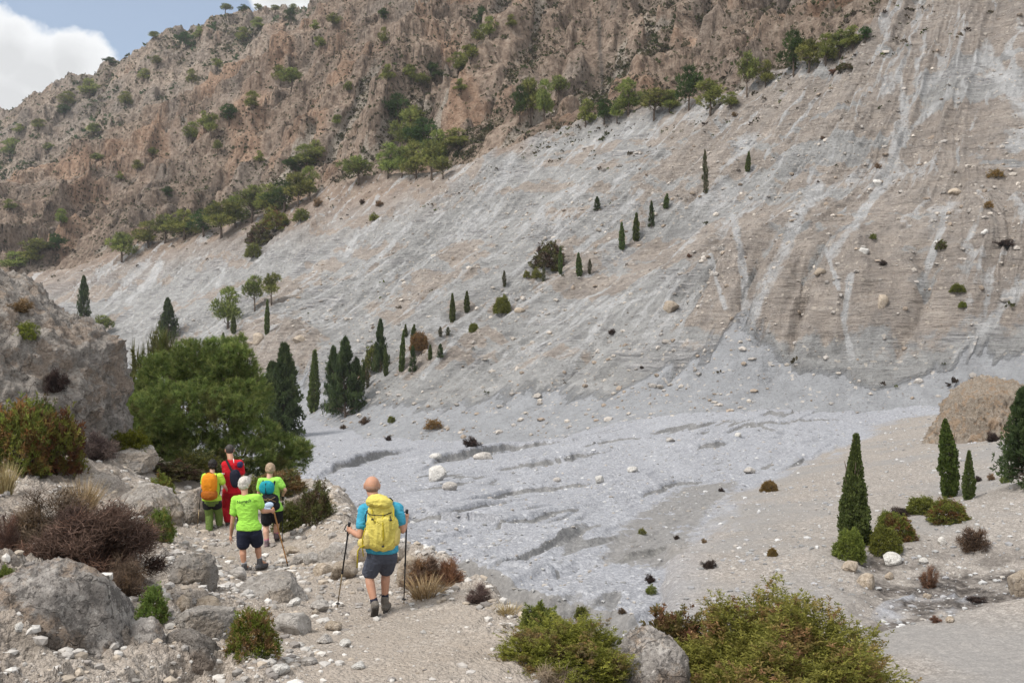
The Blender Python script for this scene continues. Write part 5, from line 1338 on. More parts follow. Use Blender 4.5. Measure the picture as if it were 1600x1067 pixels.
# ================================================================= woman with the teal and black pack
def woman_teal():
    p = Person(422, 866, 18.9); j = p.j
    J = dict(head=j(420, 749, .11), neck=j(420, 762, .03), chest=j(421, 778, .02), waist=j(424, 797, .0), pelvis=j(425, 811, 0),
             shL=j(408, 767, .03), elL=j(403, 786, .06), haL=j(410, 796, .22), shR=j(434, 766, .03), elR=j(445, 780, .02), haR=j(438, 790, .22),
             hipL=j(418, 814, 0), hipR=j(431, 813, .02), knL=j(415, 838, .03), knR=j(430, 834, .14), anL=j(418, 861, -.06), anR=j(428, 851, .16),
             toeL=j(420, 867, .10), toeR=j(430, 857, .32), heelL=j(418, 867, -.10), heelR=j(428, 857, .12))
    off = np.array([p.x, p.d, p.z]); tip = np.array(spot(441, 847, [GROUND])); h = J['haR']; top = h+unit(h+off-tip)*.07
    hands = [open_fingers(J['haL'], J['haL']-J['elL'], (-.5, -.4, .6), 1, .9, .9), grip_fingers(h, top+off-tip, J['elR']-h, -1, .92)]
    b, M = build_person(p, J, SKIN2, 'woman with pinned-up fair hair, lime shirt and black shorts, carrying a teal and black pack', True, .112, .25, (-.22, 0), hands=hands)
    hair(b, J, M, .112, (.34, .25, .17), 'bun', 5)
    shirt(b, J, cloth('lime_shirt_bright', (.30, .64, .10)), True, J['pelvis']+np.array([0, 0, .03]), .6, 1.05, .010, 9)
    legs_cloth(b, J, cloth('black_shorts', (.012, .012, .015)), .62, (.120, .108, .09), seed=10)
    shoes(b, J, plain('grey_pink_shoe', (.15, .11, .12), .8, .3, .4, 60), cloth('pink_socks', (.55, .16, .26)), .95)
    pole(top+off, tip, 'black trekking pole in the right hand of the woman with the teal pack', low=BLACK)
    T = cloth('teal_fabric', (.012, .26, .32), .6); K = BLACKC
    r = empty('backpack', tuple(off)); tag(r, 'teal and black backpack with a pale cap tied to it', 'backpack')
    remesh('top_pocket', [ell(j(421, 774, -.20), (.135, .10, .125), None, 4, .8)], .009, T, 2, .012, (10, 10, 10), 3, r)
    remesh('main_bag', [ell(j(425, 795, -.19), (.165, .12, .145), (0, .1, 0), 4, .75), ell(j(431, 802, -.17), (.12, .1, .10), None, 3)], .010, K, 2, .009, (9, 9, 9), 4, r)
    remesh('cap', [ell(j(427, 799, -.335), (.085, .035, .055), (0, -.15, 0), 3), caps(j(420, 802, -.34), j(427, 806, -.35), .03, .045, sq=.3)], .007, cloth('pale_blue_cap', (.45, .56, .72)), 2, .004, parent=r)
    for sx in (-1, 1): strap(r, [j(421+sx*9, 772, -.12), j(421+sx*9, 763, .0), j(421+sx*10, 766, .11), j(421+sx*11, 784, .16), j(422+sx*12, 798, .02)], .018, K, 'shoulder_strap')
    OR = cloth('tan_cord', (.34, .22, .10))
    strap(r, [j(414, 788, -.30), j(425, 793, -.325), j(436, 787, -.30)], .004, OR, 'cord'); strap(r, [j(414, 795, -.30), j(425, 789, -.325), j(437, 795, -.29)], .004, OR, 'cord')
    strap(r, [j(421, 766, -.29), j(421, 776, -.305), j(422, 784, -.30)], .008, K)
woman_teal()

# ================================================================= walker with the orange pack
def walker_orange():
    p = Person(333, 842, 21.9); j = p.j
    J = dict(head=j(330, 742, .10), neck=j(331, 754, .03), chest=j(331, 769, .02), waist=j(331, 785, .0), pelvis=j(331, 797, 0),
             shL=j(320, 759, .03), elL=j(317, 776, -.02), haL=j(312, 772, .14), shR=j(343, 759, .03), elR=j(350, 774, .03), haR=j(349, 780, .22),
             hipL=j(325, 799, 0), hipR=j(337, 799, .02), knL=j(326, 820, .05), knR=j(339, 818, .14), anL=j(328, 841, -.05), anR=j(339, 834, .17),
             toeL=j(329, 846, .12), toeR=j(341, 839, .34), heelL=j(328, 846, -.09), heelR=j(339, 839, .13))
    off = np.array([p.x, p.d, p.z]); tip = np.array(spot(308, 826, [GROUND])); h = J['haL']; top = h+unit(h+off-tip)*.08
    hands = [grip_fingers(h, top+off-tip, J['elL']-h, 1, .92), open_fingers(J['haR'], J['haR']-J['elR'], (.6, -.3, .5), -1, .9, 1.0)]
    b, M = build_person(p, J, SKIN2, 'dark-haired walker with an orange pack and green trousers, furthest left', True, .112, .3, (-.2, -.05), hands=hands)
    hair(b, J, M, .112, (.016, .013, .012), 'short', 8)
    shirt(b, J, cloth('yellow_green_shirt', (.40, .62, .06)), True, J['pelvis']+np.array([0, 0, .06]), .6, 1.06, .010, 12)
    legs_cloth(b, J, cloth('green_trousers', (.115, .17, .045)), .8, (.112, .095, .088), 'trousers', .010, 13, True)
    legs_cloth(b, J, cloth('black_trouser_panel', (.014, .014, .016)), .28, (.122, .118, .09), 'trouser_panel', .004, 14)
    shoes(b, J, plain('green_grey_boot', (.10, .105, .06), .8, .3, .3, 50), None, 1.0)
    pole(top+off, tip, 'grey trekking pole in the left hand of the walker with the orange pack')
    O = cloth('orange_fabric', (.68, .24, .015), .7); O2 = cloth('rust_fabric', (.36, .11, .012), .7)
    r = empty('backpack', tuple(off)); tag(r, 'orange backpack with a darker rust base', 'backpack')
    remesh('main_bag', [ell(j(331, 768, -.18), (.165, .115, .23), (0, .03, 0), 4, .75), ell(j(331, 758, -.17), (.13, .10, .10), None, 3)], .010, O, 2, .008, (8, 8, 8), 3, r)
    remesh('base', [ell(j(331, 785, -.185), (.172, .125, .115), (0, .03, 0), 4, .75)], .010, O2, 2, .007, (8, 8, 8), 5, r)
    remesh('front_pocket', [ell(j(331, 766, -.275), (.10, .03, .12), None, 3, .7)], .009, O, 2, .006, (12, 12, 8), 7, r)
    for sx in (-1, 1): strap(r, [j(331+sx*8, 762, -.10), j(331+sx*8, 754, .01), j(331+sx*9, 758, .12), j(331+sx*10, 774, .17), j(331+sx*11, 788, .02)], .018, BLACKC, 'shoulder_strap')
    strap(r, [j(345, 768, -.10), j(347, 778, -.11), j(344, 788, -.12)], .006, BLACKC)
    strap(r, [j(326, 752, -.2), j(331, 749, -.22), j(336, 752, -.2)], .006, BLACKC, 'haul_loop')
walker_orange()

# ================================================================= man in red
def man_red():
    p = Person(360, 843, 22.3); j = p.j
    J = dict(head=j(356, 730.5, .14), neck=j(360, 743, .04), chest=j(361, 763, .03), waist=j(362, 783, .01), pelvis=j(362, 796, 0),
             shL=j(351, 752, .03), elL=j(354, 779, .02), haL=j(353, 796, .08), shR=j(374, 750, .05), elR=j(379, 775, .04), haR=j(376, 790, .22),
             hipL=j(355, 799, 0), hipR=j(369, 798, .02), knL=j(352, 820, .06), knR=j(368, 818, .12), anL=j(357, 838, -.08), anR=j(371, 834, .15),
             toeL=j(358, 843, .10), toeR=j(373, 839, .32), heelL=j(357, 843, -.12), heelR=j(371, 839, .10))
    off = np.array([p.x, p.d, p.z])
    hands = [open_fingers(J['haL'], J['haL']-J['elL'], (-1, -.5, 0), 1, 1.0), open_fingers(J['haR'], J['haR']-J['elR'], (.8, -.3, .3), -1, 1.0, .9)]
    b, M = build_person(p, J, SKIN, 'man in a red shirt and red trousers with cropped dark hair', False, .125, .35, (-.12, 0), hands=hands)
    hair(b, J, M, .125, (.05, .043, .04), 'crop', 9)
    Rr = cloth('red_shirt', (.50, .012, .022)); sh_ = shirt(b, J, Rr, False, J['pelvis']+np.array([0, 0, .05]), .6, 1.0, .010, 15)
    legs_cloth(b, J, cloth('red_trousers', (.33, .010, .018)), .8, (.115, .10, .088), 'trousers', .009, 16, True)
    shoes(b, J, plain('dark_boot', (.06, .055, .05), .8, .3, .3, 50), None, 1.05)
    W = cloth('white_trim', (.75, .72, .72))
    strap(b, [j(347.5, 765, -.045), j(351, 765.6, -.085), j(355.5, 765, -.06)], .012, W, 'sleeve_band')
    r = empty('backpack', tuple(off)); tag(r, 'small black and navy pack slung on the back of the man in red', 'backpack')
    remesh('main_bag', [ell(j(371, 772, -.16), (.115, .10, .20), (0, -.12, 0), 4, .75)], .010, cloth('navy_black_fabric', (.016, .017, .03)), 2, .007, (8, 8, 8), 3, r)
    remesh('top_pocket', [ell(j(377, 751, -.10), (.06, .08, .07), None, 3, .8)], .009, cloth('navy_fabric', (.03, .025, .075)), 2, .006, (12, 12, 8), 4, r)
    strap(r, [j(353, 747, .06), j(355, 745, -.05), j(361, 753, -.14), j(367, 763, -.18), j(372, 772, -.2)], .024, BLACKC, 'shoulder_strap')
    strap(r, [j(366.5, 742, -.09), j(368, 748, -.135)], .010, W, 'reflective_tab')
man_red()
# ------------------------------------------------------------------ placing things
rp = np.random.default_rng(11)
ORD = ['first','second','third','fourth','fifth','sixth','seventh','eighth','ninth','tenth','eleventh','twelfth','thirteenth','fourteenth','fifteenth','sixteenth','seventeenth','eighteenth','nineteenth','twentieth']
TENS = {2: 'twenty', 3: 'thirty', 4: 'forty', 5: 'fifty', 6: 'sixty'}
def ordinal(i):
    if i < 20: return ORD[i]
    t, u = divmod(i+1, 10)
    return (TENS[t][:-1]+'ieth') if u == 0 else TENS[t]+'-'+ORD[u-1]

def put(name, meshes, loc, sc, rz, label, cat, group=None, tilt=0.0, children=('crown', 'trunk')):
    if isinstance(meshes, tuple):
        e = empty(name, loc, rz); e.scale = sc
        e.rotation_euler = (tilt*rp.normal(), tilt*rp.normal(), rz)
        for nm, me in zip(children, meshes): link(nm, me, e)
    else:
        e = link(name, meshes, None, loc); e.scale = sc; e.rotation_euler = (tilt*rp.normal(), tilt*rp.normal(), rz)
    return tag(e, label, cat, group)

def put_px(name, meshes, px, py, w, h, label, cat, group=None, sheets=None, rz=None, tilt=0.0, deep=0.0):
    q = spot(px, py, sheets)
    if q is None: return None
    d = q[1]; sw, sh = w*d/F, h*d/F
    return put(name, meshes, (q[0], q[1]+deep*sw, q[2]-0.01*sh), (sw, sw, sh), rp.uniform(0, 6.28) if rz is None else rz, label, cat, group, tilt)

def put_top(name, meshes, px, d, w, ytop, label, cat, group=None, S=None, rz=None, sink=0.05):
    """stands at depth d on a sheet and reaches up to photo row ytop"""
    S = S or GROUND
    x = (px-CX)/F*d; zb = float(S.height(x, d))-sink
    h = (CY-ytop)/F*d-zb; sw = w*d/F
    h = min(h, 1.25*sw) if 'bush' in cat else h
    return put(name, meshes, (x, d, zb), (sw, sw, h), rp.uniform(0, 6.28) if rz is None else rz, label, cat, group)

# ---- prototypes
ROUND = [round_pine(21, .5, 520), round_pine(22, .9, 560, PINE, 0.2), round_pine(23, .4, 480, OLIV+PINE, 0.35), round_pine(24, .7, 600, PINE, 0.12), round_pine(25, .6, 520, [(.045,.085,.022), (.06,.10,.026)], 0.15)]
CONE = [conifer_mesh(31, 190, DARK, 0.35, 1, 0.85), conifer_mesh(32, 230, DARK, 0.4, 2, 0.9), conifer_mesh(33, 150, DARK+[(.05,.08,.03)], 0.45, 1, 0.7)]
COL_ = [cypress_mesh(41, 900, 6), cypress_mesh(42, 700, 6, CYPR+[(.06,.08,.03)], 0.35, 1.2, 0.3), cypress_mesh(43, 380, 5, [(.09,.09,.045), (.06,.075,.03), (.13,.11,.07)], 0.5, 1.4, 0.6)]
GREEN = [(.175,.195,.04), (.22,.235,.05), (.13,.15,.034)]
BRIGHT = [(.165,.215,.05), (.21,.26,.062), (.12,.165,.04)]
RUST = [(.19,.085,.035), (.24,.12,.05), (.13,.07,.035)]
BROWN = [(.10,.065,.042), (.14,.092,.06), (.075,.05,.035)]
SH = {
 'green': [shrub_mesh(51, 700, 6, .10, .035, GREEN, None), shrub_mesh(52, 700, 6, .10, .035, GREEN, RUST, thr=0.25)],
 'olive': [shrub_mesh(53, 600, 6, .11, .04, OLIV, GREEN), shrub_mesh(54, 600, 6, .11, .04, OLIV, BROWN, thr=0.1)],
 'rust': [shrub_mesh(55, 700, 6, .10, .035, GREEN, RUST, thr=-0.15)],
 'cushion': [cushion_mesh(151, GREEN), cushion_mesh(152, BRIGHT+GREEN)],
 'cushrust': [cushion_mesh(153, GREEN, RUST, 0.0), cushion_mesh(154, GREEN, RUST, 0.15)],
 'cushorange': [cushion_mesh(155, [(.30,.19,.08), (.24,.15,.06), (.20,.15,.05)])],
 'brown': [twig_mesh(56, 2600, .13, .014, BROWN, clumps=26), twig_mesh(57, 2200, .14, .014, [(.20,.12,.07), (.14,.085,.05)], clumps=24)],
 'dark': [twig_mesh(58, 2600, .12, .016, [(.045,.03,.025), (.065,.045,.038), (.03,.022,.02)], clumps=26)],
 'orange': [shrub_mesh(59, 600, 6, .10, .035, [(.30,.19,.07), (.24,.14,.05)], [(.17,.13,.05)], thr=0.2)],
}
def sh(kind): a = SH[kind]; return a[rp.integers(len(a))]

# ---- pines along the top edge of the grey slope
RIM = [(190,410,52,40),(232,386,50,34),(258,380,55,38),(288,374,60,40),(318,370,50,36),(346,372,66,50),(368,356,50,42),(394,348,62,50),(420,341,58,46),(444,332,60,42),(466,322,52,44),(484,312,40,44),
 (560,289,58,38),(606,279,44,48),(628,278,36,42),(650,280,46,50),(674,281,52,52),(692,280,34,30),(640,240,58,58),(664,250,60,56),(684,262,48,50),(622,200,48,46),(648,212,40,40),(716,236,56,30),
 (812,192,30,50),(830,194,46,60),(850,190,38,56),(872,158,34,34),(915,199,32,38),(944,194,38,34),(964,192,28,26),(982,180,56,48),(1022,188,60,42),(1046,176,36,30),(1076,172,46,60),(1110,181,56,48),(1142,170,30,22),(1167,152,36,60),(1196,136,28,36),(1240,120,46,62),(1264,114,50,44),(1290,102,44,42),(1312,92,42,38),(1333,78,36,32),(1352,68,26,22)]
RIM.sort()
for i, (x, y, w, h) in enumerate(RIM):
    size = 'tall' if h > 52 else ('low bushy' if h < 33 else 'rounded')
    put_px('pine_tree', ROUND[i % 5], x, y, w*1.25, h*1.18, f'{size} green pine, {ordinal(i)} from the left along the crest of the grey slope', 'pine tree', 'pines along the crest of the grey slope', [MOUNT, CLIFF])
# ---- trees scattered over the brown mountain
MT = [(765,62,34,34),(745,74,26,26),(752,42,30,30),(800,46,24,22),(716,117,46,34),(735,100,40,28),(676,127,40,28),(660,142,38,26),(640,132,30,30),(720,146,26,22),(600,72,22,28),(600,36,24,22),(456,142,48,34),(438,134,34,30),(395,172,38,28),(358,196,42,32),(330,217,32,38),(300,222,38,30),(318,202,26,28),(340,242,20,22),(238,248,20,17),(215,270,22,19),(187,283,17,15),(405,256,22,20),(262,312,22,20),(95,353,30,26),(480,264,66,36),(462,276,50,30),(494,256,40,36),(545,152,22,24),(606,130,30,28),(526,200,22,20),
 (60,404,56,30),(86,398,40,32),(24,424,60,30),(48,414,44,26),(14,330,26,18)]
FAR = [(145,213,30,20),(150,256,26,16),(105,168,40,24),(140,152,44,28),(100,184,32,20),(195,168,36,24),(225,128,32,20),(300,133,28,24),(340,112,26,20),(290,78,40,26),(312,62,30,20),(245,108,24,20),(380,68,30,24),(402,48,30,20),(455,38,30,24),(492,48,20,16),(500,78,26,20),(520,46,30,24),(172,102,26,12),(240,62,24,12),(352,21,26,14),(380,20,20,12),(404,19,20,12),(430,21,20,12),(458,19,22,12),(20,246,54,28),(60,205,30,18),(30,210,26,16),(75,240,24,16)]
for lst, grp, where in ((MT, 'trees scattered on the brown mountain', 'on the brown rocky mountainside'), (FAR, 'trees on the far ridge', 'on the hazy far ridge under the sky')):
    lst.sort()
    for i, (x, y, w, h) in enumerate(lst):
        put_px('pine_tree', ROUND[(i*2+1) % 5], x, y, w*1.05, h*1.05, f'{"dark low" if h < 24 else "bushy green"} tree, {ordinal(i)} from the left {where}', 'tree', grp, [MOUNT, RIDGE])

# ---- conifers and cypresses in the valley and on the grey slope
CL = [CLIFF, WASH]
for (x, y, w, h, k, nm, lab) in [
 (131,515,30,80,2,'conifer_tree','dark narrow conifer rising behind the rock outcrop'),
 (262,534,38,66,0,'conifer_tree','dark pointed conifer standing alone above the big pine'),
 (438,684,92,142,1,'conifer_tree','dark ragged conifer with two tips beside the big pine'),
 (521,648,44,102,2,'conifer_tree','dark pointed conifer at the left of the dense clump on the slope foot'),
 (540,652,62,120,0,'conifer_tree','tallest broad dark conifer in the dense clump on the slope foot'),
 (557,640,36,78,2,'conifer_tree','lower dark conifer at the right of the dense clump on the slope foot'),
 (595,582,30,80,0,'conifer_tree','dark slim conifer above the clump, beside an olive bush'),
 (645,582,16,40,2,'conifer_tree','young green conifer under the round orange bush'),
 (688,560,15,22,2,'conifer_tree','very small green conifer alone on the scree right of the orange bush'),
 (1018,356,14,40,2,'conifer_tree','small dark tree on a thin stem high on the slope'),
 (933,330,16,22,2,'conifer_tree','small dark bushy tree high in the middle of the grey slope')]:
    put_px(nm, CONE[k], x, y, w, h, lab, 'conifer', None, CL)
for (x, y, w, h, k, lab) in [
 (490,644,19,100,0,'tall dark columnar cypress left of the dense conifer clump'),
 (417,522,9,56,0,'thin cypress standing right of the round pine on the slope'),
 (365,521,9,32,0,'short thin cypress directly below the round pine'),
 (349,541,8,22,0,'tiny cypress at the left just above the big pine crown'),
 (566,612,8,48,1,'thin cypress touching the right side of the dense conifer clump'),
 (574,606,6,34,2,'half bare cypress stem just right of the dense conifer clump'),
 (603,587,8,44,1,'thin cypress leaning on the slim conifer'),
 (627,580,10,66,0,'slender cypress left of the young green conifer'),
 (645,528,8,22,1,'tiny cypress just above the round orange bush'),
 (634,526,6,20,1,'smaller tiny cypress left of the round orange bush'),
 (672,562,7,24,1,'tiny cypress between the orange bush and the small conifer'),
 (688,526,6,16,2,'tiny withered cypress above the very small conifer'),
 (700,524,6,14,2,'stub of a withered cypress below the dark green cypress on the scree'),
 (707,503,10,46,0,'dark green cypress standing alone on the open scree'),
 (729,488,9,34,1,'loose young cypress right of the dark green cypress on the scree'),
 (788,448,6,26,2,'bare thin cypress between the two round bushes'),
 (876,428,7,44,1,'thin cypress beside the large brown bush'),
 (905,432,10,38,1,'small green cypress right of the large brown bush'),
 (921,428,6,24,2,'withered cypress stem next to the small green cypress'),
 (972,390,10,44,1,'sparse cypress in the upper line of three, lowest one'),
 (994,376,11,44,1,'sparse cypress in the upper line of three, middle one'),
 (1040,326,9,24,1,'sparse short cypress in the upper line of three, highest one'),
 (1103,302,8,70,2,'tall nearly bare cypress stem high on the slope'),
 (1168,268,9,32,0,'small full green cypress highest on the grey slope'),
 (849,440,6,24,2,'withered cypress below the large brown bush')]:
    put_px('cypress_tree', COL_[k], x, y, w*.85, h, lab, 'cypress', 'cypresses on the grey slope', CL, tilt=0.04)
for (x, y, w, h, k, lab) in [
 (356,514,66,66,1,'dense round pine on the grey slope above the big pine'),
 (398,486,46,56,2,'thin olive pine just behind the dense round pine'),
 (424,474,44,48,0,'light green pine at the right of the dense round pine'),
 (160,528,44,36,2,'pale green leafy tree behind the rock outcrop')]:
    put_px('pine_tree', ROUND[k], x, y, w, h, lab, 'tree', None, CL)

# ---- bushes on the grey slope and the wash
BUSH = [(583,578,28,36,'olive','loose olive bush beside the slim dark conifer'),(655,546,30,26,'cushorange','round orange bush on the scree foot'),(785,488,26,26,'cushion','round brown-green bush alone on the scree'),
 (740,518,15,13,'cushion','small round bush below the round brown-green bush'),(857,418,44,36,'olive','large brown-green bush in the middle of the slope'),(866,424,12,9,'green','little green bush at the foot of the large brown-green bush'),
 (838,435,14,14,'green','little green bush left of the large brown-green bush'),(823,434,10,10,'green','tiny green bush further left of the large brown-green bush'),
 (569,594,18,14,'orange','small orange bush at the right of the dense conifer clump'),(677,670,26,14,'orange','flat yellowish bush at the scree foot'),(570,662,20,16,'brown','dry brown tuft right of the dense conifer clump'),(537,670,14,10,'brown','small dry tuft below the dense conifer clump'),
 (737,698,34,24,'dark','big dark dead bush at the edge of the gravel wash'),(607,688,13,13,'dark','small dark dead bush left of the big dark one'),(956,522,14,13,'dark','dark dead bush in the middle of the lower slope'),(612,660,12,9,'olive','small olive tuft near the scree foot'),
 (1003,576,8,7,'dark','tiny dark tuft low on the slope'),(1077,402,10,8,'brown','tiny brown tuft on a brown rock band'),(1380,414,14,12,'dark','small dark bush on the slope right of the pale chute'),(1496,456,22,13,'cushion','flat green cushion on the right of the slope'),
 (1504,480,12,9,'cushion','smaller green cushion below the flat green cushion'),(1545,325,13,10,'orange','yellowish cushion near the right edge, lower one'),(1555,278,22,12,'orange','yellowish cushion near the right edge, upper one'),(1372,263,14,11,'brown','brown bush beside the bright pale chute'),
 (1570,384,36,16,'dark','dark sprawling bush at the right edge of the slope'),(1470,390,16,14,'olive','green bush beside a pale boulder on the right of the slope'),(1364,374,10,8,'olive','little cushion left of the green bush and pale boulder'),(1285,218,10,8,'brown','little brown tuft high on the brown rock bands'),
 (1302,116,22,12,'brown','brown bush on the crest edge'),(1320,110,24,10,'olive','olive bush on the crest edge'),(1148,182,14,9,'brown','brown tuft on the crest edge under the pines'),
 (496,322,22,18,'brown','reddish dry bush under the crest pines at left'),(470,346,24,18,'olive','olive bush below the crest pines at left'),(430,362,44,30,'green','spread of green bush below the crest pines'),(405,382,36,28,'olive','olive bush below the spread of green bush'),(395,402,24,20,'olive','lowest olive bush below the crest pines at left'),
 (585,345,16,10,'green','yellow-green bush on the pale slope under the crest'),(566,318,12,10,'brown','small brown bush under the tall crest pines'),(592,322,18,12,'brown','brown bush under the tall crest pines'),(445,352,14,10,'green','small green bush on the edge of the crest'),
 (1202,768,26,17,'cushorange','round orange cushion on the gravel bank'),(1207,868,15,12,'cushorange','small mustard cushion in the middle of the gravel bank'),(1108,887,28,20,'dark','dark dead cushion on the near gravel'),(1016,910,20,20,'dark','small dark dead bush at the gravel edge'),
 (1017,927,15,12,'green','pale green tuft under the small dark dead bush'),(1127,768,11,10,'dark','tiny dark tuft on top of the gravel bank'),(1057,842,11,10,'dark','tiny dark tuft on the eroded gravel edge'),(1100,848,11,10,'brown','tiny brown tuft above the dark dead cushion'),
 (972,958,15,13,'brown','brown tuft beside the channel'),(908,966,20,18,'olive','grey-green tuft at the channel bank'),(1003,834,12,8,'green','thin green tuft on the eroded gravel edge'),
 (1328,872,46,46,'cushion','bright round cushion bush at the foot of the large cypress'),(1352,848,22,24,'cushion','small round green bush between the cypress and the twin cushions'),(1382,862,48,42,'cushion','round green cushion right of the large cypress'),(1404,842,50,38,'cushrust','rusty green cushion behind the round green cushion'),
 (1390,820,36,22,'cushion','olive cushion furthest back in the cluster by the cypress'),(1408,806,44,22,'dark','dark dead bush behind the rusty cushions'),(1441,800,46,24,'cushion','yellow-green bush at the back of the garden of cushions'),(1481,814,58,34,'cushrust','red-tinged bush at the back right of the cushions'),
 (1521,858,62,50,'brown','big dry russet bush right of the cushions'),(1548,750,16,14,'brown','grey-brown tuft by the small cypress'),(1570,754,13,10,'green','small green tuft near the right edge dark conifer'),(1528,752,14,14,'dark','dark tuft beside the small cypress'),
 (1560,670,20,26,'green','green bush growing on the orange mound'),(1552,690,26,24,'dark','dark brush under the green bush on the mound'),(1452,916,34,44,'brown','dead brown stalks in the dark hollow'),(1462,972,22,14,'brown','dry tuft on the lip of the near gravel'),(1525,940,40,14,'dark','dark dead brush in the hollow at right')]
for (x, y, w, h, k, lab) in BUSH:
    put_px('shrub', sh(k), x, y, w, h*1.1, lab, 'bush', None, CL+[MOUNT])

# ---- the three cypresses and the conifer on the right bank
CY_NEAR = [cypress_mesh(44, 4200, 10, CYPR, 0.18, 0.5, 0.2, 1.15, 0.12), cypress_mesh(45, 2400, 9, [(.075,.10,.022), (.10,.125,.028), (.055,.075,.018)], 0.42, 0.62, 0.2, 1.9, 0.25), cypress_mesh(46, 1700, 8, CYPR, 0.3, 0.7, 0.16, 1.3)]
put_px('cypress_tree', CY_NEAR[0], 1333, 849, 45, 178, 'large dark cypress in front, tapering to a point, on the gravel bank', 'cypress', 'cypresses on the gravel bank', [WASH])
put_px('cypress_tree', CY_NEAR[1], 1484, 776, 27, 126, 'slim cypress with rounded top, middle of three on the gravel bank', 'cypress', 'cypresses on the gravel bank', [WASH])
put_px('cypress_tree', CY_NEAR[2], 1514, 780, 18, 79, 'smallest slim cypress beside the taller one on the gravel bank', 'cypress', 'cypresses on the gravel bank', [WASH])
put_px('conifer_tree', conifer_mesh(34, 260, DARK, 0.3, 1, 0.8), 1603, 758, 100, 148, 'dark bushy conifer cut by the right edge', 'conifer', None, [WASH])

# ---- the big pine behind the walkers
def big_pine():
    d = 33.5; m = d/F
    bx, bz = 345, 742
    L = []
    for (x, y, rx, ry, dy) in [(248,590,52,40,1.2),(300,570,48,40,.6),(345,590,50,44,.2),(366,556,22,24,0),(392,592,18,20,.3),(384,622,38,34,-.3),(300,632,70,42,-.9),(235,650,46,42,.2),(362,648,56,40,-1.0),(404,676,40,30,-.6),(442,700,42,24,-.2),(462,716,26,24,-.2),(395,700,56,30,-1.1),(330,700,50,30,-1.2),(258,694,52,32,-.3),(225,690,30,26,.3),(440,725,30,16,-.6),(285,590,40,40,2.0),(205,620,24,40,1.5),(350,620,60,50,1.6),(410,730,40,16,-.4),(352,548,14,22,.5),(372,540,9,18,.3),(318,545,16,18,1.0),(270,548,20,18,1.4),(384,566,14,20,.2),(225,575,22,22,1.2),(472,700,20,18,-.4)]:
        rx *= .92; ry *= .9; L.append(((x-bx)*m, dy, (bz-y)*m, rx*m, (rx+ry)*0.5*m*0.9, ry*m))
    def tc(p, c):
        f = sstep(0.3, 1.0, fbm(p[:, 0]*0.7, p[:, 1]*0.7, p[:, 2]*0.7+3, 2)*2+0.1)[:, None]
        g_ = (sstep(0.10, 0.35, fbm(p[:, 0]*1.1+4, p[:, 1]*1.1, p[:, 2]*1.6, 3))*(1-sstep(2.2, 3.4, p[:, 2])))[:, None]
        return c*(1.05+0.45*f)*(1-0.75*g_)+np.array([.125, .10, .045])*0.75*g_
    crown, trunk = pine_mesh(61, L, 10500, 24, 0.15, 0.016, [(.115,.155,.042), (.15,.19,.05), (.085,.118,.034), (.19,.215,.065)], base=(0.1, 0.3, -0.1), tr=0.13, tcol=tc)
    x = (bx-CX)/F*d
    put('pine_tree', (crown, trunk), (x, d, (CY-bz)/F*d), (1, 1, 1), 0, 'big spreading green pine behind the walkers at the end of the path', 'pine tree')
big_pine()
lob = [(-.3,0,.62,.3,.3,.26),(.15,0,.75,.32,.3,.24),(.5,.1,.6,.28,.28,.25),(-.05,-.2,.5,.4,.3,.25),(.4,-.1,.4,.3,.3,.2),(-.5,.1,.45,.2,.2,.2)]
put_top('pine_tree', pine_mesh(62, lob, 1400, 14, 0.085, 0.012, OLIV+[(.12,.15,.04)], tr=0.04), 240, 40, 78, 525, 'lighter olive pine at the back left of the big pine', 'pine tree', None, WASH, 0)
put_px('shrub', sh('green'), 425, 640, 50, 36, 'yellowish leafy bush between the big pine and the ragged conifer', 'bush', None, CL)

# ---- the rock outcrop on the left
V, Fc = rock_shape(71, 7, 34, 0.05, 1, 1, 1, 0.05, 0.74)
nn = unit(V)
V = V*(1+0.10*ridged(nn[:, 0]*2.5+nn[:, 2], nn[:, 1]*2.5, nn[:, 2]*4, 6, 0.62)+0.06*ridged(nn[:, 0]*6+nn[:, 2]*3, nn[:, 1]*6, nn[:, 2]*9, 5, 0.65)+0.03*ridged(nn[:, 0]*18, nn[:, 1]*18, nn[:, 2]*22, 4, 0.6))[:, None]
d = 27.0
V = V*np.array([208/F*d, 3.2, 246/F*d])
o = link('rock_outcrop', mesh_np('rock_outcrop', V, Fc, M_OUTCROP), None, ((-42-CX)/F*d, d+0.8, (CY-672)/F*d))
tag(o, 'huge grey rock outcrop rising at the left edge above the bushes', 'rock')
def on_rock(name, me, px, py, w, h, lab, sink=0.2):
    dr = Vector(((px-CX)/F, 1, (CY-py)/F)); mw = o.matrix_world
    bpy.context.view_layer.update()
    iw = o.matrix_world.inverted(); a = iw @ Vector((0, 0, 0)); b = (iw.to_3x3() @ dr).normalized()
    ok, hit, nrm, _ = o.ray_cast(a, b)
    q = o.matrix_world @ hit if ok else Vector(P(px, py, 24))
    s = q.y/F
    return put(name, me, (q.x, q.y+0.05, q.z-0.02), (w*s, w*s, h*s), 0.5, lab, 'bush')
on_rock('shrub', shrub_mesh(72, 700, 7, .09, .03, GREEN), 40, 530, 32, 28, 'small green cushion growing high on the rock outcrop')
on_rock('dry_shrub', SH['dark'][0], 86, 608, 46, 54, 'dark dry bush hanging on the face of the rock outcrop')
on_rock('dry_shrub', SH['brown'][1], 30, 486, 50, 30, 'low brown scrub near the top of the rock outcrop')

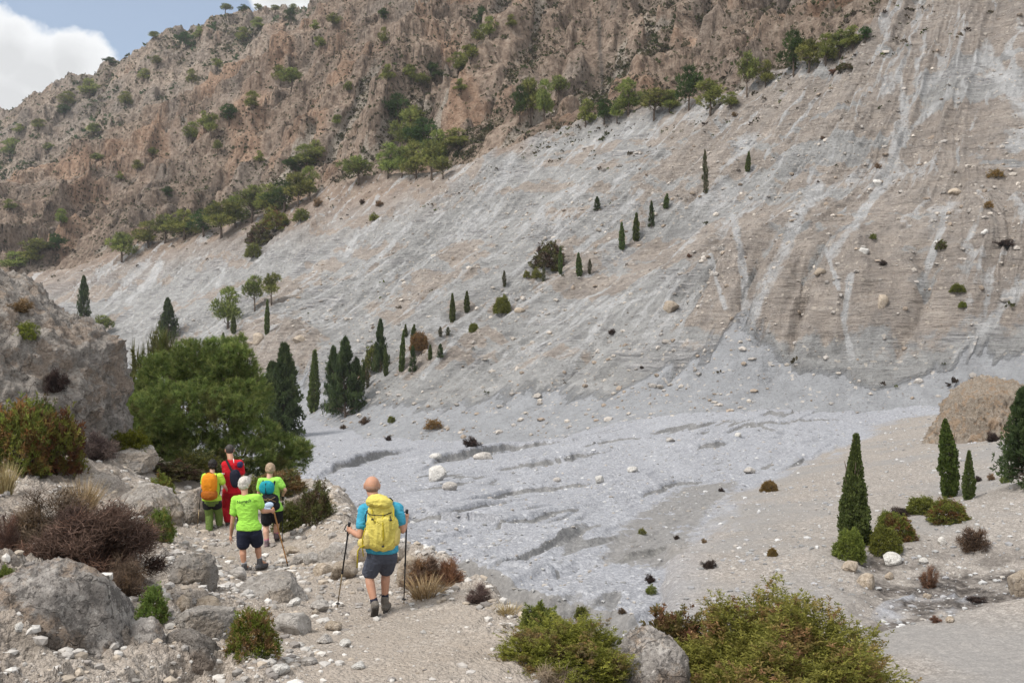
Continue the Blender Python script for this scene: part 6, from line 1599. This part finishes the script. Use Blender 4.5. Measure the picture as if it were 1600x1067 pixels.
# ---- foreground bushes
HE = lambda s, n, k, c1, c2, thr=0.0, ll=.045, lw=.012, **kw: shrub_mesh(s, n, k, ll, lw, c1, c2, thr=thr, **kw)
put_top('heath_bush', HE(81, 11000, 15, [(.215,.225,.046), (.27,.275,.058), (.155,.168,.036)], [(.32,.20,.095), (.28,.20,.075), (.26,.205,.07)], 0.28, .024, .0062, spiky=0.14, lump=0.22, upright=0.9, shoot=0.06, patch=2.4), 1214, 9.4, 404, 940, 'large heath bush, green and rust, filling the bottom right foreground', 'bush', sink=0.1)
put_top('heath_bush', HE(82, 900, 12, [(.15,.15,.04), (.18,.15,.055)], [(.22,.125,.06), (.18,.11,.05)], 0.15, .08, .028, spiky=0.3, upright=0.9, shoot=.12), 1050, 10.2, 96, 955, 'small rusty heath shoots left of the large heath bush', 'bush')
put_top('heath_bush', HE(83, 7000, 15, [(.21,.24,.042), (.265,.29,.055), (.16,.185,.036)], [(.28,.20,.075), (.21,.165,.06), (.19,.155,.08)], 0.25, .034, .008, spiky=0.22, lump=0.25, upright=0.7, shoot=.07, patch=1.8), 885, 8.9, 208, 975, 'wide green heath bush at the bottom beside the path edge', 'bush', sink=0.1)
put_top('heath_bush', HE(84, 900, 10, BRIGHT, GREEN, 0.3, .10, .028), 842, 10.6, 58, 946, 'small round green bush behind the wide heath bush', 'bush')
put_top('dry_shrub', twig_mesh(85, 1500, .3, .010, [(.26,.20,.15), (.20,.15,.11)], clumps=18), 868, 8.3, 80, 1022, 'pale dead twigs in front of the wide heath bush', 'dry bush')
DEAD = [(.105,.070,.050), (.075,.050,.038), (.145,.100,.075), (.17,.105,.068)]
for (x, dd, w, yt, s, n, lab) in [(140,10.8,235,752,86,26000,'big tangled brown dead bush, nearest the boulder'),(90,12.2,190,728,87,15000,'upper brown dead bush behind the big tangled one'),(195,9.9,90,850,88,9000,'lower brown dead bush hanging beside the boulder'),(12,11.6,74,772,89,6000,'brown dead bush at the left edge')]:
    put_top('dry_shrub', twig_mesh(s, n, .11, .0055, DEAD, clumps=70, curl=0.6), x, dd, w, yt, lab, 'dry bush', 'dead bushes on the left bank')
for (x, dd, w, yt, k, lab) in [
 (28,738,110,618,('h', GREEN, RUST, 0.05),'green and rust bush at the left edge below the outcrop'),
 (88,738,92,640,('h', GREEN, [(.16,.075,.03), (.11,.055,.03)], -0.12),'rusty dark bush right of the one at the left edge'),
 (62,700,70,626,('h', [(.07,.09,.02), (.10,.115,.025)], BROWN, 0.1),'dark green bush behind the two rusty bushes'),
 (124,690,46,636,('h', [(.13,.14,.035), (.17,.12,.05)], RUST, 0.1),'small green-orange bush at the foot of the outcrop'),
 (150,716,84,652,('t', [(.10,.075,.065), (.13,.10,.085), (.075,.055,.05)]),'grey dry bush under the outcrop'),
 (166,695,36,650,('h', [(.28,.17,.06), (.22,.13,.05)], BROWN, 0.2),'orange-topped small bush beside the grey dry bush'),
 (204,718,60,667,('h', [(.13,.155,.018), (.17,.19,.024), (.095,.115,.015)], None, 0),'bright knobby green bush at the right foot of the outcrop'),
 (252,776,42,744,('h', GREEN, RUST, 0.35),'green bush at the near bend of the path'),
 (250,843,42,784,('h', BRIGHT, [(.22,.17,.05)], 0.3),'bright green bush half way along the path edge'),
 (240,963,44,904,('h', BRIGHT, BROWN, 0.45),'bright green bush touching the brown dead bush'),
 (6,914,40,884,('h', BRIGHT, None, 0),'bright green tuft at the left edge above the boulder'),
 (394,1020,74,948,('h', [(.12,.16,.025), (.16,.195,.03)], [(.30,.19,.09), (.24,.15,.07)], 0.12),'green bush with straw-coloured patches in the rocks below the path'),
 (300,902,38,876,('t', BROWN),'flat dry tuft on the rocks left of the path'),
 (310,748,74,706,('h', OLIV+[(.14,.13,.03)], None, 0),'olive bush under the big pine behind the walkers'),
 (262,744,18,733,('h', BRIGHT, None, 0),'tiny bright green plant at the far end of the path'),
 (270,746,80,722,('h', OLIV, BROWN, 0.0),'low olive undergrowth at the left foot of the big pine'),
 (404,776,46,744,('h', GREEN, OLIV, 0.2),'green bush just left of the woman with the teal pack'),
 (440,774,78,735,('h', OLIV, [(.20,.115,.05), (.24,.15,.07)], -0.1),'rusty bush behind the woman with the teal pack'),
 (478,806,70,752,('t', [(.13,.10,.075), (.17,.135,.10), (.10,.075,.055)]),'dry brown bush right of the woman with the teal pack'),
 (496,812,48,734,('h', OLIV, BROWN, 0.1),'upright olive bush at the right end of the hedge of bushes'),
 (456,826,58,786,('h', [(.10,.13,.03), (.13,.155,.045)], OLIV, 0.2),'green broom bush at the right edge of the path'),
 (672,908,92,836,('t', [(.12,.08,.058), (.165,.11,.08), (.20,.115,.06)]),'brown dry bush on the ledge right of the man with the yellow pack'),
 (705,912,52,852,('t', [(.22,.125,.06), (.17,.10,.06)]),'russet dry bush at the end of the brown ledge bush'),
 (748,940,62,904,('t', [(.13,.095,.075), (.10,.07,.06)]),'flat grey-brown dry bush lowest along the ledge')]:
    s = int(x*7+yt)
    if k[0] == 'h': me = shrub_mesh(s, 1500, 9, .075, .020, k[1], k[2], thr=k[3], upright=0.6, shoot=.08)
    else: me = twig_mesh(s, 5200, .14, .0085, k[1], clumps=40)
    dd = spot(x, dd, [GROUND])[1]
    put_top('heath_bush' if k[0] == 'h' else 'dry_shrub', me, x, dd, w*(.88 if x < 130 else 1.0), yt, lab, 'bush' if k[0] == 'h' else 'dry bush')
GR = [grass_mesh(91, 420, w=.009), grass_mesh(92, 300, w=.012)]
for (x, dd, w, yt, k, lab) in [(664,12.9,70,890,1,'straw grass tuft between the rock and the dry ledge bush'),(795,11.3,40,935,1,'straw grass tuft on the path edge above the heath bush'),(778,11.6,34,945,0,'smaller straw grass tuft beside the one on the path edge'),(485,21.5,70,770,0,'pale dry grass spilling over the path edge behind the broom bush'),(8,17,40,705,1,'dry yellow grass at the left edge'),(130,17.5,60,735,0,'low dry grass on the pale ledge at left'),(70,10.2,60,880,0,'dry grass between the dead bush and the boulder')]:
    put_top('dry_grass_tuft', GR[k], x, dd, w, yt, lab, 'grass tuft', 'dry grass tufts')

# ---- boulders
M_LEDGE = mat_rock('pale_bedrock', (.27,.245,.22), (.435,.40,.365), (.57,.535,.50), 0.9, 0.32, (.45,.375,.30), 0.05, 0.6)
def boulder(px, py, w, h, dd, mat, seed, lab, sub=5, planes=24, dp=0.8, lift=0.4, S=None, rz=None, fine=0.04, cut=0.62, nm='boulder', cat='boulder'):
    if dd is None:
        q = spot(px, py, [S] if S else [GROUND, WASH, CLIFF]); dd = q[1]
    else: q = P(px, py, dd)
    V, Fc = rock_shape(seed, sub, planes, 0.05, 1, 1, 1, fine, cut)
    V = V/np.abs(V).max(0)*np.array([w/2/F*dd, w/2/F*dd*dp, h/2/F*dd*1.25])
    ob = link(nm, mesh_np(nm, V, Fc, mat), None, (q[0], q[1]+w*dp*0.25/F*dd, q[2]+h*lift/F*dd))
    if rz is not None: ob.rotation_euler = (0, 0, rz)
    return tag(ob, lab, cat)
boulder(48, 1085, 300, 330, 8.3, M_LICHEN, 103, 'large lichen-spotted boulder in the bottom left corner', 6, 30, 0.9, 0.0, fine=0.05, cut=0.66)
boulder(290, 1050, 110, 110, 8.6, M_OUTCROP, 104, 'rough tan-grey rock at the right of the large lichened boulder', 6, 14, 0.9, 0.0, fine=0.06)
boulder(222, 1035, 70, 110, 8.6, M_LICHEN, 105, 'rough rock wedged between the two bottom left boulders', 5, 14, 0.9, 0.0)
boulder(1025, 1085, 140, 150, 8.6, M_LICHEN, 106, 'grey speckled boulder between the two heath bushes at the bottom', 6, 26, 0.9, 0.0, fine=0.05, cut=0.6)
boulder(640, 925, 44, 56, 13.6, M_TANSTONE, 107, 'tan upright rock beside the right pole of the man with the yellow pack', 5, 14, 1.0, 0.4)
boulder(612, 880, 40, 30, 15.0, M_TANSTONE, 108, 'rock hidden partly behind the legs of the man with the yellow pack', 5, 14, 1.0, 0.4)
STN = [(535,905,46,36,14.9,2,'tan rock left of the man with the yellow pack, under his hand'),(560,880,40,30,15.6,2,'rock on the ledge behind the left pole'),(505,898,40,24,14.8,2,'low brown rock at the ledge foot'),(488,880,34,20,15.9,1,'pale rock on the rubble ledge'),(530,870,40,26,16.4,1,'flat grey rock on top of the rubble ledge'),(455,866,26,14,18.2,2,'tan stone below the broom bush'),(470,880,28,16,17,1,'grey stone in the rubble near the wooden stick'),(575,850,46,22,17.0,1,'long grey rock at the far ledge edge'),
 (500,955,34,18,12.6,1,'pale flat stone on the path left of the left pole'),(520,985,28,16,11.6,2,'tan stone on the path below the left pole'),(505,1005,26,14,11.0,1,'small grey stone low on the path'),(455,990,60,34,11.2,1,'long grey rock beside the straw-patched bush'),(440,985,30,24,11.3,2,'brown rock at the right of the straw-patched bush'),(345,985,40,30,11.4,1,'grey rock left of the straw-patched bush'),(325,960,44,34,12.0,2,'weathered rock on the lower bank'),(440,930,50,44,12.9,1,'large grey block on the left side of the path'),(395,925,36,26,14.2,1,'grey block left of the path below the white-haired woman'),(370,905,30,20,15.6,1,'stone by the feet of the white-haired woman'),(285,955,30,28,12.0,2,'dark-edged rock under the dead bushes'),
 (460,945,22,12,12.8,0,'whitish stone on the path edge'),(540,1010,22,12,10.6,0,'small white stone low on the path'),(560,1045,24,12,9.6,0,'white stone near the bottom of the path'),(480,1040,30,16,9.5,1,'grey stone at the bottom left of the path'),(435,1055,34,18,8.9,0,'pale stone at the bottom edge'),(30,985,18,14,7.0,0,'round white stone lying in the dry grass by the boulder'),
 (680,752,36,26,None,0,'white boulder lying on the gravel wash'),(680,716,22,9,None,0,'flat white stone far out on the wash'),(755,718,34,12,None,1,'flat grey rock far out on the wash'),(937,755,17,13,None,0,'white stone in the middle of the wash'),(702,765,26,14,None,1,'grey rock just below the white boulder on the wash'),(1047,488,30,20,None,2,'cream boulder perched on the lower slope'),(812,488,18,9,None,2,'cream stone on the scree right of the round bush'),
 (1154,682,12,8,None,0,'small white stone at the far side of the wash'),(1048,690,16,7,None,1,'grey stone on the far wash'),(990,737,20,9,None,0,'pale rubble stone on the wash'),(1173,740,22,11,None,1,'grey stone on the gravel bank edge'),(870,752,14,7,None,1,'little grey stone on the wash by a rill'),
 (1395,882,36,20,None,0,'pale flat boulder below the round cushions'),(1331,892,30,18,None,2,'orange rock at the foot of the bright cushion'),(1357,918,32,24,None,2,'tan rock below the orange rock'),(1343,870,22,14,None,2,'tan rock at the base of the large cypress'),(1445,880,18,10,None,0,'small cream stone by the dead stalks'),(1474,850,16,13,None,0,'white stone under the russet bush'),(1390,905,16,12,None,2,'small tan stone right of the tan rock'),(1598,930,36,50,None,2,'brown rock at the right edge'),(1450,935,14,9,None,2,'small tan stone in the hollow'),(1486,972,14,10,None,2,'tan stone on the lip of the near gravel'),
 (1372,290,20,12,None,0,'pale boulder under the bright chute'),(1352,396,18,12,None,0,'pale boulder on the slope under the buttress tops'),(1282,428,20,12,None,2,'cream boulder above the brown buttress'),(1495,304,26,12,None,2,'brown boulder high at right'),(1470,386,22,14,None,0,'pale boulder beside a green bush on the right slope'),(1540,366,12,9,None,0,'small pale stone at the right of the slope'),(1380,480,20,22,None,2,'cream block in the cleft between the buttresses'),(1437,600,14,10,None,1,'round grey stone near the slope foot'),
 (467,534,26,12,None,2,'tan caprock on the brown columns, right one'),(403,536,24,18,None,2,'tan caprock on the brown columns, left one'),(386,542,30,10,None,2,'flat slab below the left caprock')]
MS = [M_WHITE, M_STONE, M_TANSTONE]
for i, (x, y, w, h, dd, k, lab) in enumerate(STN):
    if dd is not None:
        q = spot(x, y, [GROUND]); dd = q[1] if q else dd
    boulder(x, y, w, h, dd, MS[k], 200+i, lab, 4 if w > 24 else 3, 13, 0.85, 0.30, rz=rp.uniform(-.5, .5), nm='stone' if w < 36 else 'boulder', cat='stone' if w < 36 else 'boulder', cut=0.55)
for (x, y, w, h, dd, sd_, lab) in [(272,812,120,120,18.5,501,'pale bedrock ledge along the left of the path beside the bright green bush'),(285,905,110,90,15.4,502,'fractured grey bedrock step left of the white-haired woman'),(420,940,110,70,13.0,503,'flat-topped grey bedrock step directly below the feet of the white-haired woman'),
    (215,800,120,90,18.8,504,'pale sloping bedrock behind the brown dead bushes'),(300,985,120,80,11.2,505,'weathered bedrock below the dead bushes on the near bank'),(180,722,110,50,24.6,506,'pale bedrock shelf under the grey dry bush'),(545,872,120,40,17.2,507,'broken rock ledge behind the left pole of the man with the yellow pack'),(620,868,60,34,15.6,508,'broken rock at the ledge corner by the right pole')]:
    q = spot(x, y, [GROUND]); dd = q[1] if q else dd
    V, Fc = rock_shape(sd_, 6, 40, 0.06, 1, 1, 1, 0.05, 0.55)
    V = V/np.abs(V).max(0)*np.array([w/2/F*dd, w*.5/F*dd, h*.55/F*dd])
    ob = link('rock_ledge', mesh_np('rock_ledge', V, Fc, M_LEDGE), None, (q[0], q[1]+w*.35/F*dd, q[2]-h*.12/F*dd)); ob.rotation_euler = (0.12, -0.12, 0)
    tag(ob, lab, 'rock')
def mound():
    dd = 58.0; q = P(1588, 700, dd)
    V, Fc = rock_shape(131, 7, 6, 0.06, 1, 1, 1, 0.03, 0.85); nn = unit(V)
    up = np.clip(nn[:, 2], 0, 1)
    V = V*(1+0.24*ridged(nn[:, 0]*4.4+.6*nn[:, 2], nn[:, 1]*4.4, nn[:, 2]*1.4, 6, .66)*(1-.8*up**3)+0.05*ridged(nn[:, 0]*16, nn[:, 1]*16, nn[:, 2]*10, 4, .6)+0.10*fbm(nn[:, 0]*3, nn[:, 1]*3, nn[:, 2]*3, 5))[:, None]
    V[:, :2] *= (1+0.45*np.clip(0.35-V[:, 2:3], 0, 1))
    V = V*np.array([68/F*dd, 4.2, 98/F*dd])
    m = mat_rock('orange_mound', (.33,.268,.212), (.49,.415,.34), (.60,.535,.46), 0.8, 0.0, (.52,.375,.26), 0.2, 0.0)
    tag(link('rock_mound', mesh_np('rock_mound', V, Fc, m), None, (q[0], q[1]+2.5, q[2])), 'orange-brown eroded mound at the right edge of the gravel', 'rock')
mound()

# ---- loose masses
gc = [(.29,.27,.25), (.36,.34,.32), (.43,.41,.385), (.49,.47,.445), (.23,.21,.195), (.36,.31,.255)]
def keep_path(x, y):
    p = GROUND; c = np.clip((x/y-p.T[0])/(p.T[-1]-p.T[0])*(len(p.T)-1), 0, len(p.T)-1).astype(int); r = np.clip(np.interp(y, p.Yr, np.arange(len(p.Yr))), 0, len(p.Yr)-1).astype(int)
    pw = p.pw[r, c]; sd = p.sd[r, c]; lf = p.left[r, c]
    far = sstep(11.0, 13.5, y)
    pw = pw*(1-0.75*far)
    dens = np.clip(0.05*pw+0.9*(1-pw)*(1-lf)+0.25*lf+0.5*(1-.85*pw)*sstep(-0.1, .25, fbm(x*.8, y*.8, 3., 3)), 0, 1)
    return (sd < 1.2) & (np.random.default_rng(5).random(len(x)) < dens)
o_rub = scatter_stones('path_rubble', GROUND, 20000, 0.012, 0.10, keep_path, gc, 301, 1, 0.3, (6.0, 33))
o_peb = scatter_stones('wash_pebbles', WASH, 16000, 0.03, 0.15, lambda x, y: (fbm(x*.12, y*.12, 3., 3)+0.28*np.random.default_rng(6).normal(size=len(x)) > 0.05), [(.30,.30,.31), (.36,.36,.36), (.44,.44,.44), (.24,.24,.24), (.33,.305,.28)], 302, 1, 0.35, (20, 125))
o_slr = scatter_stones('slope_rubble', CLIFF, 9000, 0.09, 0.55, lambda x, y: (fbm(x*.04, y*.04, 13., 3)+0.3*np.random.default_rng(8).normal(size=len(x)) > 0.12), [(.36,.33,.30), (.43,.39,.345), (.30,.28,.26), (.28,.23,.185)], 303, 1, 0.3, (85, 250))

def scrub(name, S, n, rmin, rmax, seed, weight, cols, k=9):
    r = np.random.default_rng(seed); w = weight(S); nr, nt = S.X.shape
    dY = np.gradient(S.Yr)[:, None]; cell = S.Y*dY*np.ones((1, nt))
    B = CY-S.Z/S.Y*F
    dB = -np.gradient(B, axis=0)
    vis = (B > -60) & (B < 620)
    p = (np.maximum(w, 0)*np.clip(dB, 0.02, 3)*vis).ravel(); p = p/p.sum()
    idx = r.choice(len(p), n, p=p); base = np.stack([S.X.ravel()[idx], S.Y.ravel()[idx], S.Z.ravel()[idx]], 1)
    base[:, 0] += r.normal(size=n)*.3
    s = rmin*(rmax/rmin)**(r.random(n)**2.0)
    b = Buf(); tc = colmix(r, n, cols)
    Bp = np.repeat(base, k, 0); ss = np.repeat(s, k)
    d = rdir(r, n*k, 0.5); d[:, 2] = np.abs(d[:, 2])
    Bp = Bp+d*ss[:, None]*0.35
    b.leaves(Bp, unit(d+r.normal(size=d.shape)*.4), ss*r.uniform(.5, 1, n*k), ss*0.55, np.repeat(tc, k, 0), r)
    ob = link(name, b.mesh(name, M_FOL)); ob['kind'] = 'stuff'
    return ob
SCR = [(.085,.075,.045), (.065,.07,.03), (.10,.085,.055), (.055,.065,.025), (.12,.10,.065), (.075,.06,.045)]
scrub('mountain_scrub', MOUNT, 30000, 0.35, 1.6, 401, lambda S: (0.12+S.veg)*(S.rsd_ok if hasattr(S, 'rsd_ok') else 1), SCR)
scrub('ridge_scrub', RIDGE, 6000, 0.9, 3.6, 402, lambda S: 0.08+S.veg**2, SCR+[(.05,.075,.03)]*2)
scrub('slope_scrub', CLIFF, 420, 0.25, 0.9, 403, lambda S: sstep(-25, -2, S.rsd)*3*(S.rsd < 0)+0.08+1.2*S.mask[..., 3], SCR+[(.09,.12,.03)]*2, 12)
# ------------------------------------------------------------------ camera, sky, sun
cam = bpy.data.cameras.new('camera'); camo = bpy.data.objects.new('camera', cam); COL.objects.link(camo)
camo.location = (0, 0, 0); camo.rotation_euler = (R(90), 0, 0)
cam.lens = 35.0; cam.sensor_width = 36.0; cam.clip_start = 0.1; cam.clip_end = 5000
SC.camera = camo
EL, AZ = 52.0, -125.0       # sun elevation; azimuth from +Y, positive to the right
w = bpy.data.worlds.new('World'); SC.world = w; w.use_nodes = True
nt = w.node_tree; bg = nt.nodes['Background']
sky = nt.nodes.new('ShaderNodeTexSky'); sky.sky_type = 'NISHITA'; sky.sun_disc = False
sky.sun_elevation = R(EL); sky.sun_rotation = R(AZ); sky.air_density = 1.0; sky.dust_density = 1.5; sky.ozone_density = 1.0
def wn(t, **k):
    n = nt.nodes.new(t)
    for a, b in k.items(): setattr(n, a, b)
    return n
tc = wn('ShaderNodeTexCoord')
def vmath(op, a, b=None):
    n = wn('ShaderNodeVectorMath', operation=op)
    nt.links.new(a, n.inputs[0])
    if b is not None:
        if hasattr(b, 'is_output'): nt.links.new(b, n.inputs[1])
        else: n.inputs[1].default_value = b
    return n
def wm(op, a, b=0.0, clamp=False):
    n = wn('ShaderNodeMath', operation=op, use_clamp=clamp)
    for i, v in enumerate((a, b)):
        if hasattr(v, 'is_output'): nt.links.new(v, n.inputs[i])
        else: n.inputs[i].default_value = v
    return n.outputs[0]
cn = wn('ShaderNodeTexNoise'); nt.links.new(tc.outputs['Generated'], cn.inputs['Vector'])
cn.inputs['Scale'].default_value = 9.0; cn.inputs['Detail'].default_value = 8; cn.inputs['Roughness'].default_value = 0.6
big = wn('ShaderNodeTexNoise'); nt.links.new(tc.outputs['Generated'], big.inputs['Vector'])
big.inputs['Scale'].default_value = 2.2; big.inputs['Detail'].default_value = 6
dens = None
def cloud(px, py, rad, dens):
    d = Vector(((px-CX)/F, 1, (CY-py)/F)).normalized()
    dd = vmath('DISTANCE', tc.outputs['Generated'], tuple(d)).outputs['Value']
    v = wm('SUBTRACT', 1.0, wm('DIVIDE', dd, rad))
    return v if dens is None else wm('MAXIMUM', dens, v)
for c in [(60,120,0.062),(15,90,0.045),(105,105,0.045),(-60,110,0.08),(20,170,0.07),(-160,150,0.12),(430,-18,0.034),(490,-25,0.035),(560,-60,0.07),(640,-120,0.1)]:
    dens = cloud(*c, dens)
loc = wm('ADD', dens, wm('MULTIPLY', wm('SUBTRACT', cn.outputs['Fac'], 0.5), 1.5))
sepw = wn('ShaderNodeSeparateXYZ'); nt.links.new(tc.outputs['Generated'], sepw.inputs[0])
# broken overcast over the rest of the sky (above and behind)
up = wm('MULTIPLY', wm('SUBTRACT', sepw.outputs[2], 0.40), 6.0, True)
bh = wm('MULTIPLY', wm('SUBTRACT', 0.30, sepw.outputs[1]), 4.0, True)
rest = wm('MULTIPLY', wm('MAXIMUM', up, bh), wm('MULTIPLY', wm('SUBTRACT', big.outputs['Fac'], 0.28), 6.0, True))
cov = wn('ShaderNodeMapRange'); cov.interpolation_type = 'SMOOTHSTEP'
nt.links.new(loc, cov.inputs[0]); cov.inputs[1].default_value = 0.02; cov.inputs[2].default_value = 0.30
covm = wm('MAXIMUM', wm('MAXIMUM', cov.outputs[0], rest, True), 0.16)
shade = wn('ShaderNodeMapRange'); nt.links.new(wm('ADD', loc, wm('MULTIPLY', sepw.outputs[2], 1.2)), shade.inputs[0])
shade.inputs[1].default_value = 0.3; shade.inputs[2].default_value = 1.1; shade.inputs[3].default_value = CLOUD_HI if 'CLOUD_HI' in globals() else 13.5; shade.inputs[4].default_value = 9.0
cc = wn('ShaderNodeCombineColor')
nt.links.new(wm('MULTIPLY', shade.outputs[0], 0.99), cc.inputs[0]); nt.links.new(wm('MULTIPLY', shade.outputs[0], 1.0), cc.inputs[1]); nt.links.new(wm('MULTIPLY', shade.outputs[0], 1.01), cc.inputs[2])
mx = wn('ShaderNodeMix', data_type='RGBA'); nt.links.new(covm, mx.inputs[0]); sk2 = vmath('SCALE', sky.outputs[0]); sk2.inputs['Scale'].default_value = 1.7; nt.links.new(sk2.outputs[0], mx.inputs[6]); nt.links.new(cc.outputs[0], mx.inputs[7])
nt.links.new(mx.outputs[2], bg.inputs['Color']); bg.inputs['Strength'].default_value = 0.075
sl = bpy.data.lights.new('sun', 'SUN'); so = bpy.data.objects.new('sun', sl); COL.objects.link(so)
sl.energy = 3.5; sl.angle = R(18); sl.color = (1.0, 0.95, 0.885)
dirv = Vector((math.sin(R(AZ))*math.cos(R(EL)), math.cos(R(AZ))*math.cos(R(EL)), math.sin(R(EL))))
so.rotation_euler = dirv.to_track_quat('Z', 'Y').to_euler()
SC.view_settings.view_transform = 'Standard'; SC.view_settings.look = 'None'
SC.view_settings.exposure = 0.15; SC.view_settings.gamma = 1.0
SC.cycles.max_bounces = 5; SC.cycles.diffuse_bounces = 3; SC.cycles.glossy_bounces = 2; SC.cycles.transmission_bounces = 3; SC.cycles.transparent_max_bounces = 6
SC.cycles.use_denoising = True
SC.cycles.caustics_reflective = False; SC.cycles.caustics_refractive = False

HZ = G('air'); HZ.t.nodes.remove(HZ.b)
vol = HZ.n('ShaderNodeVolumePrincipled'); vol.inputs['Color'].default_value = (0.86, 0.92, 1.0, 1); vol.inputs['Density'].default_value = 0.00009; vol.inputs['Anisotropy'].default_value = 0.2
HZ.t.links.new(vol.outputs[0], HZ.t.nodes['Material Output'].inputs['Volume'])
zmax = max(float(S.Z[~S.cut].max()) if hasattr(S, 'cut') else float(S.Z.max()) for S in SHEETS)+40
zmin = min(float(S.Z.min()) for S in SHEETS)-1
xr = 700.0
Vb = np.array([(x, y, z) for x in (-xr, xr) for y in (-12, 930) for z in (zmin, zmax)])
hz = link('haze', mesh_np('haze', Vb, np.array([(0,1,3,2),(4,6,7,5),(0,4,5,1),(2,3,7,6),(0,2,6,4),(1,5,7,3)]), HZ.m, False)); hz['kind'] = 'stuff'
SC.cycles.volume_bounces = 1
